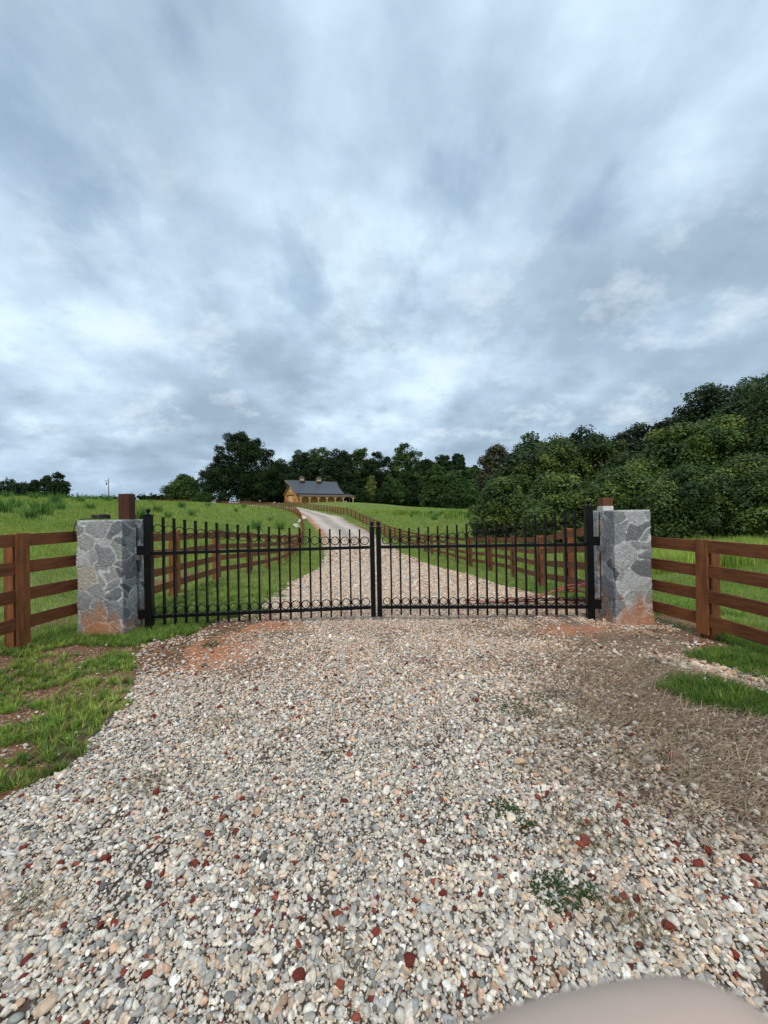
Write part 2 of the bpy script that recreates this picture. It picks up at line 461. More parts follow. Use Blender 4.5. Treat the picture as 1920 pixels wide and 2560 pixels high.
# reddish bare verge beside the left drive fence
lfx = np.interp(Y, [5, 9, 19, 31, 50, 60, 72, 90], [-3.9, -4.5, -5.0, -6.7, -10.6, -13, -16.5, -24])
bare = np.clip(1-np.abs(X-(lfx-.9))/.9, 0, 1)*(Y > 5)*(Y < 80)
green -= bare*.38
red = np.clip(1-(dist-6)/12, 0, 1)
ground = np_mesh('ground', np.stack([X.ravel(), Y.ravel(), ZZ.ravel()], -1), [F], M['ground'], col=np.stack([red.ravel(), green.ravel(), 0*red.ravel()], -1), smooth=True)
tag(ground, kind='structure')

# driveway sheet
ys = np.concatenate([np.arange(-1, 6.5, .08), np.arange(6.5, 30, .3), np.arange(30, 106, .8)])
us = np.linspace(0, 1, 61)
DY, DU = np.meshgrid(ys, us, indexing='ij')
jl = (vnoise(DY*0, DY, .35, 3)-.5)*.5 + (vnoise(DY*0, DY, .12, 4)-.5)*.2
jr = (vnoise(DY*0+9, DY, .4, 6)-.5)*.5 + (vnoise(DY*0+9, DY, .12, 7)-.5)*.2
xl = drive_l(DY)+jl; xr = drive_r(DY)+jr
DX = xl+(xr-xl)*DU
lift = np.interp(DY, [0, 6, 30, 100], [.003, .004, .02, .06])
ed = np.clip(np.minimum(DU, 1-DU)*12, 0, 1)
DZ = Z(DX, DY) + lift*(ed*1.4-.4)
n1, n2 = DY.shape
idx = np.arange(n1*n2).reshape(n1, n2)
F = np.stack([idx[:-1, :-1], idx[:-1, 1:], idx[1:, 1:], idx[1:, :-1]], -1).reshape(-1, 4)
track = (np.exp(-((DU-.27)/.11)**2)+np.exp(-((DU-.73)/.11)**2))*np.clip((DY-6)/8, 0, 1)
claym = 1.3*(np.exp(-((DX+2.15)/.85)**2-((DY-4.2)/.5)**2) + 1.0*np.exp(-((DX+1.9)/.8)**2-((DY-5.15)/.35)**2) + .6*np.exp(-((DX-2.5)/.9)**2-((DY-4.75)/.35)**2)) + (DU < .12)*(DY > 5.5)*.7 + (DU > .9)*(DY > 6)*.4
medw = np.exp(-((DU-.5)/.08)**2)*np.clip((DY-30)/20, 0, 1)*.6
drive = np_mesh('driveway', np.stack([DX.ravel(), DY.ravel(), DZ.ravel()], -1), [F], M['gravel'], smooth=True,
                col=np.stack([np.clip(claym, 0, 1).ravel(), medw.ravel(), track.ravel()], -1))
tag(drive, kind='structure')
# far lane along the hilltop, seen as a pale strip behind the fence
lane_pts = [(-26, 102), (-33, 112), (-42, 122), (-52, 131), (-64, 138), (-80, 143), (-110, 150)]
V = []; Fl = []; cc = []
NP_ = 60
lx = np.interp(np.linspace(0, 6, NP_), range(7), [p[0] for p in lane_pts]); ly = np.interp(np.linspace(0, 6, NP_), range(7), [p[1] for p in lane_pts])
for i in range(NP_):
    j0, j1 = max(i-1, 0), min(i+1, NP_-1); d = np.array([lx[j1]-lx[j0], ly[j1]-ly[j0]]); d /= np.linalg.norm(d)
    for k in range(5):
        o = (k-2)*1.1; x = lx[i]-d[1]*o*-1; y = ly[i]+d[0]*o*-1
        V.append((x, y, z1(x, y)+.07))
for i in range(NP_-1):
    for k in range(4): Fl.append((i*5+k, i*5+k+1, i*5+k+6, i*5+k+5))
lane = np_mesh('lane', V, [np.array(Fl)[:, ::-1]], M['gravel'], col=np.tile([0, 0, .9], (len(V), 1)), smooth=True)
tag(lane, kind='structure')

# ------------------------------------------------------------------ pebbles
def ico():
    p = (1+5**.5)/2
    v = np.array([(-1,p,0),(1,p,0),(-1,-p,0),(1,-p,0),(0,-1,p),(0,1,p),(0,-1,-p),(0,1,-p),(p,0,-1),(p,0,1),(-p,0,-1),(-p,0,1)], float)
    v /= np.linalg.norm(v[0])
    f = np.array([(0,11,5),(0,5,1),(0,1,7),(0,7,10),(0,10,11),(1,5,9),(5,11,4),(11,10,2),(10,7,6),(7,1,8),(3,9,4),(3,4,2),(3,2,6),(3,6,8),(3,8,9),(4,9,5),(2,4,11),(6,2,10),(8,6,7),(9,8,1)])
    return v, f
def subdiv(v, f):
    v = list(map(tuple, v)); cache = {}; nf = []
    def mid(a, b):
        k = (min(a, b), max(a, b))
        if k not in cache:
            m = (np.array(v[a])+np.array(v[b]))/2; m /= np.linalg.norm(m); cache[k] = len(v); v.append(tuple(m))
        return cache[k]
    for a, b, c in f:
        ab, bc, ca = mid(a, b), mid(b, c), mid(c, a); nf += [(a, ab, ca), (b, bc, ab), (c, ca, bc), (ab, bc, ca)]
    return np.array(v), np.array(nf)
I0 = ico(); I1 = subdiv(*I0)

PAL = np.array([s2l(c) for c in [(205,200,190),(188,184,176),(222,216,204),(170,168,165),(196,186,170),(214,200,180),(150,149,146),(236,234,228),(176,158,140),(206,186,164),(138,138,134),(204,196,186),(100,99,98),(156,160,154)]])
PW = np.array([15, 13, 13, 10, 9, 9, 6, 5, 4, 6, 3, 9, 2, 2], float); PW /= PW.sum()
WARM = np.array([s2l(c) for c in [(216,192,166),(224,206,184),(200,170,142),(208,184,172),(188,158,134),(212,176,150)]])
BRICK = np.array([s2l(c) for c in [(128,50,36),(142,60,42),(110,44,36),(150,78,62)]])

def stones(name, x, y, r, lvl, warmf, brickf, seed, lift=.35, flat=.6):
    rg = np.random.default_rng(seed); N = len(x)
    bv, bf = I1 if lvl else I0; nv = len(bv)
    sx = r*rg.uniform(.85, 1.45, N); sy = r*rg.uniform(.7, 1.1, N); sz = r*rg.uniform(flat*.75, flat*1.3, N)
    c = PAL[rg.choice(len(PAL), N, p=PW)]
    w = rg.random(N) < warmf; c = np.where(w[:, None], WARM[rg.integers(0, len(WARM), N)], c)
    b = rg.random(N) < brickf; c = np.where(b[:, None], BRICK[rg.integers(0, len(BRICK), N)], c)
    sx = np.where(b, np.minimum(sx*1.15, .024), sx)
    c = c*rg.uniform(.68, 1.2, N)[:, None]*1.09; c = c*np.where(b, .85, 1)[:, None]*np.array([1.06, 1.02, .98])
    # irregular shape: planar cuts by squashing along random directions
    V = np.repeat(bv[None], N, 0)
    for k in range(5 if lvl else 3):
        d = rg.normal(size=(N, 3)); d /= np.linalg.norm(d, axis=1)[:, None]
        h = rg.uniform(.42, .8, N)
        pr = np.einsum('nvk,nk->nv', V, d)
        over = np.clip(pr-h[:, None], 0, None)
        V = V - over[..., None]*d[:, None, :]*.9
    V = V*(1+rg.normal(0, .05, (N, nv, 1)))
    V = V*np.stack([sx, sy, sz], -1)[:, None, :]
    az = rg.uniform(0, 2*PI, N); tl = rg.normal(0, .35, N); t2 = rg.normal(0, .3, N)
    ca, sa, ct, st, cu, su = [q[:, None] for q in (np.cos(az), np.sin(az), np.cos(tl), np.sin(tl), np.cos(t2), np.sin(t2))]
    px, py, pz = V[..., 0], V[..., 1], V[..., 2]
    py, pz = py*ct-pz*st, py*st+pz*ct
    px, pz = px*cu+pz*su, -px*su+pz*cu
    px, py = px*ca-py*sa, px*sa+py*ca
    zz = Z(x, y)+np.interp(y, [0, 6, 30, 100], [.004, .005, .02, .06])+sz*lift + rg.uniform(-.1, .7, N)*r*.6
    P = np.stack([px+x[:, None], py+y[:, None], pz+zz[:, None]], -1).reshape(-1, 3)
    Fc = (bf[None]+(np.arange(N)*nv)[:, None, None]).reshape(-1, 3)
    cv = np.repeat(c, nv, 0)
    return P, Fc, cv

def pebble_zone(x0, x1, y0, y1, s, rmean, cond, seed, lvl, bf=.016, rs=.32):
    rg = np.random.default_rng(seed)
    gx_, gy_ = np.meshgrid(np.arange(x0, x1, s), np.arange(y0, y1, s*.9))
    x = gx_.ravel()+rg.uniform(-.5, .5, gx_.size)*s; y = gy_.ravel()+rg.uniform(-.5, .5, gx_.size)*s
    k = cond(x, y); x = x[k]; y = y[k]
    # thin spots where the dirt shows
    thin = vnoise(x, y, .35, 21)*.6+vnoise(x, y, .13, 22)*.4
    k = rg.random(len(x)) < np.clip((.86-thin)*6, .62, 1); x = x[k]; y = y[k]
    r = rmean*np.exp(rg.normal(0, rs, len(x)))
    r = np.clip(r, rmean*.45, rmean*2.6)
    wf = .08+.25*np.clip((x-.2)/2.5, 0, 1)+.5*np.clip((y-2.3)/2, 0, 1)
    return stones('p', x, y, r, lvl, wf, bf*np.clip(1.5-(y-1.2)*.3, .25, 1.5), seed+1)

def strawf(x, y):
    """0..1 amount of dead grass on the right of the forecourt"""
    d = np.exp(-((x-2.75)/1.0)**2-((y-2.15)/.95)**2)*1.5
    d = d + .55*np.exp(-((x-2.4)/.9)**2-((y-3.5)/.5)**2) + .35*np.exp(-((x-2.6)/1.0)**2-((y-4.5)/.35)**2)
    d = d + .5*np.exp(-((x-1.75)/.7)**2-((y-2.9)/.9)**2) + .3*np.exp(-((x-1.2)/.6)**2-((y-2.2)/.5)**2)
    n = vnoise(x, y, .5, 31)*.5+vnoise(x, y, .17, 32)*.5
    return np.clip(d*1.25*(n*1.2+.35)-.18, 0, 1)

def front_cond(x, y):
    k = (~grass_mask(x, y)) & (np.abs(x) < y*1.05+.9) & (x > drive_l(y)-.5) & (x < drive_r(y)+.35)
    k &= RNG.random(len(x)) > strawf(x, y)*.8
    k &= ~(inpoly(x, y, LV) & (RNG.random(len(x)) > .06))
    return k
def clayf(x, y): return np.exp(-((x+2.15)/.85)**2-((y-4.2)/.5)**2) + 1.0*np.exp(-((x+1.9)/.8)**2-((y-5.15)/.35)**2) + .6*np.exp(-((x-2.5)/.9)**2-((y-4.75)/.35)**2)
def front_mid(x, y): return front_cond(x, y) & (RNG.random(len(x)) > soilf(x, y)*.7)
def front_far(x, y): return front_cond(x, y) & (RNG.random(len(x)) > soilf(x, y)*.8) & (RNG.random(len(x)) > clayf(x, y)*1.2*(.55+.9*vnoise(x, y, .18, 91)))
def soilf(x, y):
    n = vnoise(x, y, .7, 95)*.55+vnoise(x, y, .22, 96)*.45
    a = np.clip((y-2.6)/1.8, 0, 1)*.7+np.clip((x-1.2)/1.5, 0, 1)*np.clip((y-2.2)/1.0, 0, 1)*.55
    return np.clip((n-.38)*4, 0, 1)*a
def drive_cond(x, y): return (x > drive_l(y)-.2) & (x < drive_r(y)+.2)
parts = [pebble_zone(-4, 4, .75, 1.65, .0112, .0073, front_cond, 1, 1, .012, .40),
         pebble_zone(-4, 4, 1.65, 2.4, .0121, .0079, front_cond, 11, 0, .012, .40),
         pebble_zone(-4, 4, 2.4, 3.6, .0137, .0086, front_mid, 2, 0, .008, .4),
         pebble_zone(-4, 4, 3.6, 5.7, .0166, .0094, front_far, 3, 0, .006, .38),
         pebble_zone(-3, 3.6, 5.7, 9, .027, .0140, drive_cond, 4, 0, .004),
         pebble_zone(-4, 3.6, 9, 20, .05, .023, drive_cond, 5, 0, .002),
         pebble_zone(-7, 2, 20, 45, .17, .055, drive_cond, 6, 0, .0)]
# a few large ones lying on top
rg = np.random.default_rng(99)
x = rg.uniform(-3.6, 3.6, 5200); y = rg.uniform(.8, 4.8, 5200); k = front_cond(x, y); x = x[k]; y = y[k]
parts.append(stones('p', x[:2600], y[:2600], .0135*np.exp(rg.normal(0, .28, len(x[:2600]))), 1, .12+0*x[:2600], .14*np.clip(1.6-(y[:2600]-1)*.35, .25, 1.5), 77, lift=.8))
# scattered stones in the left verge and clay
x = rg.uniform(-4, -1.2, 5000); y = rg.uniform(2, 5.6, 5000); k = rg.random(5000) < .05+.9*np.clip(clayf(x, y), 0, 1)*.5
x = x[k]; y = y[k]
parts.append(stones('p', x, y, .011*np.exp(rg.normal(0, .3, len(x))), 0, .6+0*x, .02+0*x, 78, lift=.5))
# pale stone windrow at the right edge
x = rg.uniform(2.6, 4.3, 6000); y = rg.uniform(2.4, 4.6, 6000)
L = np.abs((y-3.45)+.62*(x-3.1)*1.0); k = (L < .16) & (rg.random(6000) < .9); x = x[k]; y = y[k]
parts.append(stones('p', x, y, .019*np.exp(rg.normal(0, .3, len(x))), 1, .55+0*x, .03+0*x, 79, lift=.8))
V = []; Fs = []; Cs = []; off = 0
for P, Fc, cv in parts:
    V.append(P); Fs.append(Fc+off); Cs.append(cv); off += len(P)
peb = np_mesh('gravel_stones', np.concatenate(V), [np.concatenate(Fs)], M['pebble'], col=np.concatenate(Cs), smooth=False)
tag(peb, kind='stuff', label='loose pale river gravel with scattered red brick chips covering the drive', cat='gravel')

# ------------------------------------------------------------------ blades of grass
def blades(x, y, h, w, lean, col, zb=None, seed=0, az=None):
    rg = np.random.default_rng(seed); N = len(x)
    if az is None: az = rg.uniform(0, 2*PI, N)
    la = rg.uniform(0, 2*PI, N) if not isinstance(lean, tuple) else lean[1]
    lm = lean if not isinstance(lean, tuple) else lean[0]
    z = Z(x, y) if zb is None else zb
    ax, ay = np.cos(az)*w/2, np.sin(az)*w/2
    lx_, ly_ = np.cos(la)*lm*h, np.sin(la)*lm*h
    hh = h*np.sqrt(np.clip(1-np.minimum(lm, .97)**2, .03, 1))
    P = np.empty((N, 5, 3), np.float32)
    P[:, 0] = np.stack([x-ax, y-ay, z-.01], -1); P[:, 1] = np.stack([x+ax, y+ay, z-.01], -1)
    P[:, 2] = np.stack([x-ax*.8+lx_*.35, y-ay*.8+ly_*.35, z+hh*.6], -1); P[:, 3] = np.stack([x+ax*.8+lx_*.35, y+ay*.8+ly_*.35, z+hh*.6], -1)
    P[:, 4] = np.stack([x+lx_, y+ly_, z+hh], -1)
    b = (np.arange(N)*5)[:, None]
    Q = b+np.array([0, 1, 3, 2]); T = b+np.array([2, 3, 4])
    return P.reshape(-1, 3), Q, T, np.repeat(col, 5, 0)

def join_blades(name, lst, mat, **kw):
    V = []; Q = []; T = []; C = []; off = 0
    for P, q, t_, c in lst:
        V.append(P); Q.append(q+off); T.append(t_+off); C.append(c); off += len(P)
    o = np_mesh(name, np.concatenate(V), [np.concatenate(Q), np.concatenate(T)], mat, col=np.concatenate(C))
    tag(o, **kw); return o

GRN = np.array([(.15, .26, .05), (.19, .31, .055), (.26, .36, .07), (.13, .22, .055), (.36, .40, .11)])
def gcol(rg, N, x, y, wts=(3, 4, 3, 2, 2), dry=.07):
    w = np.array(wts, float); c = GRN[rg.choice(5, N, p=w/w.sum())]
    p = vnoise(x, y, .6, 41); c = c*(0.85+.5*p)[:, None]
    far = vnoise(x, y, 7., 42); c = c*np.stack([.85+.35*far, .92+.15*far, .9+0*far], -1)
    d = rg.random(N) < dry; c = np.where(d[:, None], np.array([.26, .19, .09]), c)
    return c*rg.uniform(.75, 1.25, N)[:, None]

lst = []
rg = np.random.default_rng(5)
# near verges, thick and low
N = 90000
u = rg.uniform(-1.12, 1.12, N); y = np.exp(rg.uniform(math.log(1.7), math.log(6.0), N)); x = u*y
x = np.where(rg.random(N) < .5, -np.abs(x), x)
k = grass_mask(x, y) & (np.abs(x) < 5.2)
cl = vnoise(x, y, .16, 51)*.55+vnoise(x, y, .45, 52)*.45
k &= rg.random(N) < np.clip((cl-.42)*2.6, .02, .8)
x = x[k]; y = y[k]; cl = cl[k]; N = len(x)
h = .025+.05*cl*rg.random(N)**.7*1.4
lst.append(blades(x, y, h, rg.uniform(.0035, .0075, N)*np.clip(y/3, .8, 1.8), rg.uniform(.3, .95, N), gcol(rg, N, x, y), seed=6))
# right green patches: taller and denser
N = 60000
x = rg.uniform(2.1, 4.6, N); y = rg.uniform(2.4, 4.4, N)
k = inpoly(x, y, RP1) | inpoly(x, y, RP2) | ((x > 3.75) & (rg.random(N) < .7)); x = x[k]; y = y[k]; N = len(x)
lst.append(blades(x, y, rg.uniform(.04, .11, N), rg.uniform(.004, .008, N), rg.uniform(.3, .95, N), gcol(rg, N, x, y, (4, 4, 1, 3, 0), .02), seed=7))
# around left pillar foot
N = 9000
x = rg.uniform(-4.1, -2.4, N); y = rg.uniform(4.45, 5.4, N); k = grass_mask(x, y) & (rg.random(N) < .6); x = x[k]; y = y[k]; N = len(x)
lst.append(blades(x, y, rg.uniform(.04, .12, N), rg.uniform(.004, .009, N), rg.uniform(.2, .9, N), gcol(rg, N, x, y, (4, 3, 1, 4, 0), .05), seed=8))
def rosettes(N, xr, yr, cond, seed, nb=26, L=(.05, .13), wts=(3, 4, 4, 2, 2)):
    rg = np.random.default_rng(seed); x = rg.uniform(*xr, N); y = rg.uniform(*yr, N); k = cond(x, y); x = x[k]; y = y[k]; N = len(x)
    s_ = rg.uniform(.6, 1.25, N); c = gcol(rg, N, x, y, wts, .02)
    X_ = np.repeat(x, nb); Y_ = np.repeat(y, nb); S_ = np.repeat(s_, nb); n = len(X_); an = rg.uniform(0, 2*PI, n)
    X_ = X_+np.cos(an)*.012*S_; Y_ = Y_+np.sin(an)*.012*S_
    return blades(X_, Y_, rg.uniform(L[0], L[1], n)*S_, rg.uniform(.004, .0085, n), (rg.uniform(.45, .96, n), an), np.repeat(c, nb, 0)*rg.uniform(.8, 1.2, n)[:, None], seed=seed, az=an+PI/2)
vc = lambda x, y: grass_mask(x, y) & (np.abs(x) < y*1.1+.3) & (vnoise(x, y, .33, 71)*.6+vnoise(x, y, .13, 72)*.4 > .43)
lst.append(rosettes(5600, (-4.4, -1.2), (1.7, 5.5), vc, 301, L=(.03, .085), wts=(2, 3, 5, 1, 4)))
lst.append(rosettes(1500, (2.1, 4.6), (2.2, 4.8), vc, 302, L=(.05, .12), wts=(4, 4, 2, 3, 0)))
lst.append(rosettes(2600, (-4.6, -1.4), (5.5, 10), vc, 303, L=(.06, .15)))
lst.append(rosettes(1800, (2.8, 5.5), (5.5, 11), vc, 304, L=(.06, .15), wts=(4, 4, 2, 3, 0)))
verge = join_blades('verge_grass', lst, M['grass'], kind='stuff', label='low crabgrass and turf on the verges beside the gravel forecourt', cat='grass')

# fields
lst = []
N = 520000
u = rg.uniform(-1.25, 1.25, N); y = np.exp(rg.uniform(math.log(4.2), math.log(110), N)); x = u*y
k = grass_mask(x, y) & ((y > 5.5) | (np.abs(x) > 4.1)) & ~((y > 95) & (np.abs(x+26) < 12))
k &= ~((np.abs(y-150) < 20) & (x > -40) & (x < 0))
x = x[k]; y = y[k]
cl = vnoise(x, y, .5, 61)*.4+vnoise(x, y, 1.8, 62)*.35+vnoise(x, y, 6, 63)*.25
lf = np.interp(y, [5, 9, 19, 31, 50, 60, 72, 90], [-3.9, -4.5, -5.0, -6.7, -10.6, -13, -16.5, -24])
br = np.clip(1-np.abs(x-(lf-.9))/.9, 0, 1)*(y < 80)
k = (rg.random(len(x)) < np.clip((cl-.15)*3, .15, 1)) & (rg.random(len(x)) > br*.75); x = x[k]; y = y[k]; cl = cl[k]; lf = lf[k]; N = len(x)
inside = (x > lf-.3) & (x < np.interp(y, [5, 11, 20, 31, 44, 61, 84, 103], [3.4, 4.3, 3.8, 3.0, .2, -3.4, -12, -22])+.3)
sz = np.clip((y/9)**.72, .75, 4.2)
h = np.where(inside, .055, .10)*sz*(.5+cl)*rg.uniform(.6, 1.3, N)
wd = .0075*sz**1.25*rg.uniform(.7, 1.4, N)
lst.append(blades(x, y, h, wd, rg.uniform(.1, .8, N), gcol(rg, N, x, y, (2, 4, 4, 1, 3), .05), seed=9))
# tall bright grass right of the drive, in front of the trees, and a band further up the field
N = 60000
x = rg.uniform(7.5, 24, N); y = 12.2+rg.uniform(0, 4.2, N)+(x-8)*.15
k = (rg.random(N) < np.clip(vnoise(x, y, .7, 64)*2-.2, .1, 1)); x = x[k]; y = y[k]; N = len(x)
lst.append(blades(x, y, rg.uniform(.45, 1.0, N)*(.6+.6*vnoise(x, y, 1.2, 65)), rg.uniform(.012, .028, N), rg.uniform(.05, .5, N), gcol(rg, N, x, y, (0, 3, 5, 0, 4), .02)*1.2, seed=10))
N = 26000
x = rg.uniform(-2, 24, N); y = 78-(x+2)*1.25+rg.normal(0, 2.6, N)
k = rg.random(N) < np.clip(vnoise(x, y, 2.6, 66)*4-2.3, 0, 1); x = x[k]; y = y[k]; N = len(x)
lst.append(blades(x, y, rg.uniform(.5, 1.2, N), rg.uniform(.06, .14, N), rg.uniform(.05, .4, N), gcol(rg, N, x, y, (1, 4, 4, 0, 2), 0), seed=12))
fieldg = join_blades('pasture_grass', lst, M['grass'], kind='stuff', label='green pasture grass growing over the fields either side of the drive', cat='grass')

# dead grass thatch on the right
N = 95000
x = rg.uniform(.5, 4.2, N); y = rg.uniform(.9, 5.0, N)
k = (rg.random(N) < strawf(x, y)*(.45+.9*vnoise(x, y, .14, 33))) & ~grass_mask(x, y); x = x[k]; y = y[k]; N = len(x)
ang = np.where(rg.random(N) < .7, rg.normal(-.5, .7, N), rg.uniform(0, 2*PI, N))
P2 = [(.33, .23, .15), (.47, .35, .235), (.17, .11, .07), (.60, .47, .33)]
cs = np.array(P2)[rg.choice(4, N, p=[.38, .3, .22, .1])]*rg.uniform(.7, 1.2, N)[:, None]
lst = [blades(x, y, rg.uniform(.04, .16, N), rg.uniform(.0018, .004, N), (rg.uniform(.92, .985, N), ang), cs, zb=Z(x, y)+rg.uniform(.004, .026, N), az=ang+PI/2, seed=13)]
# dry wisps elsewhere on the gravel
for (px, py, n_, rr) in ((545,1815,260,.13),(360,1950,300,.14),(60,2270,220,.09),(1460,2120,130,.1),(1560,2280,150,.07),(1600,2340,110,.06),(1650,1600,300,.2),(1450,1610,250,.3),(560,1600,900,.35),(480,1640,500,.3),(1290,1585,240,.25),(1420,2060,160,.1),(880,2420,60,.06)):
    cx, cy = hit0(px, py); n = n_
    xx = rg.normal(cx, rr, n); yy = rg.normal(cy, rr*.6, n); an = rg.uniform(0, 2*PI, n)
    cc = np.array([(.30, .23, .13), (.22, .16, .09), (.16, .15, .06)])[rg.integers(0, 3, n)]*rg.uniform(.7, 1.2, n)[:, None]
    lst.append(blades(xx, yy, rg.uniform(.03, .08, n), rg.uniform(.0018, .0032, n), (rg.uniform(.85, .985, n), an), cc, zb=Z(xx, yy)+.012, az=an+PI/2, seed=14))
straw = join_blades('dead_grass_thatch', lst, M['straw'], kind='stuff', label='matted brown dead grass lying over the gravel at the right', cat='dead grass')

# ------------------------------------------------------------------ rush clumps in the left pasture (things)
def rush_mesh(seed):
    rg = np.random.default_rng(seed); n = 110
    a = rg.uniform(0, 2*PI, n); r = np.abs(rg.normal(0, .16, n)); x = np.cos(a)*r; y = np.sin(a)*r
    h = rg.uniform(.5, 1.0, n)
    return blades(x, y, h, rg.uniform(.02, .04, n), (rg.uniform(.05, .45, n), a+rg.normal(0, .5, n)), np.array([(.12, .23, .05)])*rg.uniform(.7, 1.5, (n, 1))*np.array([[1, 1, 1]]), zb=np.zeros(n), seed=seed)
rush_src = []
for s_ in (201, 202, 203):
    P, Q, T, C = rush_mesh(s_)
    rush_src.append((P, Q, T, C))
rush_objs = []
spots = []
rr = random.Random(4)
for (px, D) in ((40,30),(100,27),(140,38),(20,44),(85,46),(130,52),(200,42),(225,33),(60,70),(170,62),(240,66),(300,55),(12,26),(75,24),(110,62),(270,48),(420,34),(455,50),(378,58),(520,60),(590,58),(640,40),(700,44),(675,52),(350,28),(560,30),(610,70),(480,40),(395,40),(30,60),(150,30),(185,55),(215,70),(325,38)):
    p = at(px, 1280, D+rr.uniform(-2, 2)); spots.append((p.x, p.y))
for i, (x_, y_) in enumerate(spots):
    if i < 3:
        P, Q, T, C = rush_src[i]
        o = np_mesh('rush_clump', P, [Q, T], M['grass'], col=C)
    else:
        o = rush_objs[i % 3].copy(); COL.objects.link(o)
    s_ = rr.uniform(.8, 1.5); o.location = (x_, y_, z1(x_, y_)-.03); o.scale = (s_*1.3, s_*1.3, s_); o.rotation_euler = (0, 0, rr.uniform(0, 6))
    tag(o, 'upright dark green clump of rushes standing in the left pasture', 'grass clump', 'rush clumps in the left pasture')
    rush_objs.append(o)

rb = random.Random(14)
for i, (px, D) in enumerate(((1010,74),(1040,72),(1058,66),(1075,70),(1090,63),(1104,68),(1118,60),(1132,64),(1143,58),(1156,62),(1168,57),(985,78),(1030,66),(1085,58))):
    p = at(px, 1280, D); o = rush_objs[i % 3].copy(); COL.objects.link(o); q_ = rb.uniform(.9, 1.5)
    o.location = (p.x, D, z1(p.x, D)-.03); o.scale = (q_*1.7, q_*1.7, q_); o.rotation_euler = (0, 0, rb.uniform(0, 6))
    tag(o, 'bright upright clump of rushes in the row across the right pasture', 'grass clump', 'rush clumps in the right pasture')

# ------------------------------------------------------------------ small weeds on the gravel (things)
def weed(name, px, py, R, n, label, seed, hgt=.05, yell=0):
    rg = np.random.default_rng(seed); cx, cy = hit0(px*1.1573, py*1.1573); z0 = z1(cx, cy)
    root = empty(name, (cx, cy, z0), label=label, cat='weed', group='weeds in the gravel forecourt')
    a = rg.uniform(0, 2*PI, n); r = R*np.sqrt(rg.random(n)); x = np.cos(a)*r*1.2; y = np.sin(a)*r
    z = rg.uniform(.01, hgt, n)*(1-r/R*.5)
    L = rg.uniform(.008, .018, n); th = rg.uniform(0, 2*PI, n); tl = rg.uniform(-.5, .7, n)
    d = np.stack([np.cos(th)*np.cos(tl), np.sin(th)*np.cos(tl), np.sin(tl)], -1); s = np.stack([-np.sin(th), np.cos(th), rg.normal(0, .3, n)], -1)
    c = np.stack([x, y, z], -1)
    P = np.stack([c, c+d*L[:, None]*.5+s*L[:, None]*.32, c+d*L[:, None], c+d*L[:, None]*.5-s*L[:, None]*.32], 1).reshape(-1, 3)
    q = (np.arange(n)*4)[:, None]+np.arange(4)
    base = np.array([(.05, .095, .03)])*(1-yell)+np.array([(.12, .17, .03)])*yell
    colr = np.repeat(base*rg.uniform(.7, 1.3, (n, 1)), 4, 0)
    np_mesh('leaves', P+np.array([cx, cy, z0]), [q], M['grass'], parent=root, col=colr)
    m = MB()
    for k in range(7):
        b = rg.uniform(0, 2*PI); m.tube([(cx, cy, z0), (cx+math.cos(b)*R*.5, cy+math.sin(b)*R*.5, z0+hgt*.5), (cx+math.cos(b)*R*.9, cy+math.sin(b)*R*.9, z0+hgt*.4)], .0015, 5)
    m.build('stems', M['grass_stem'], root)
t = NT('weed_stem'); M['grass_stem'] = t.out((.10, .09, .03), .7)
weed('weed', 456, 1404, .085, 420, 'small round green weed on the reddish clay left of the gate centre', 1, .10, .3)
weed('weed', 1205, 1925, .085, 420, 'largest dark green spreading weed in the gravel at lower right', 2, .04)
weed('weed', 1272, 1935, .05, 200, 'small dark weed just right of the largest spreading weed', 3, .035)
weed('weed', 1090, 1752, .07, 260, 'thin green weed in the gravel midway up the forecourt', 4, .03)
weed('weed', 1118, 1540, .13, 420, 'bushy green weed patch right of centre on the forecourt', 5, .05)
weed('weed', 1180, 1504, .16, 420, 'wide flat weed patch behind the bushy one', 6, .03)
weed('weed', 1128, 1447, .14, 300, 'low faint weed patch on the tan gravel right of centre', 7, .025)
weed('weed', 1045, 1425, .10, 200, 'small weed patch nearest the right gate leaf centre', 8, .03)
weed('weed', 1432, 1444, .16, 700, 'bright green weed tuft on the gravel below the right pillar', 9, .07, .6)
weed('weed', 1235, 1570, .12, 260, 'sparse weed patch beside the brown dead grass', 10, .03)
weed('weed', 1145, 1790, .05, 130, 'tiny weed just below the thin midway weed', 11, .03)
weed('weed', 1340, 1335, .13, 300, 'yellow-green weed at the foot of the right gate post', 12, .07, .8)

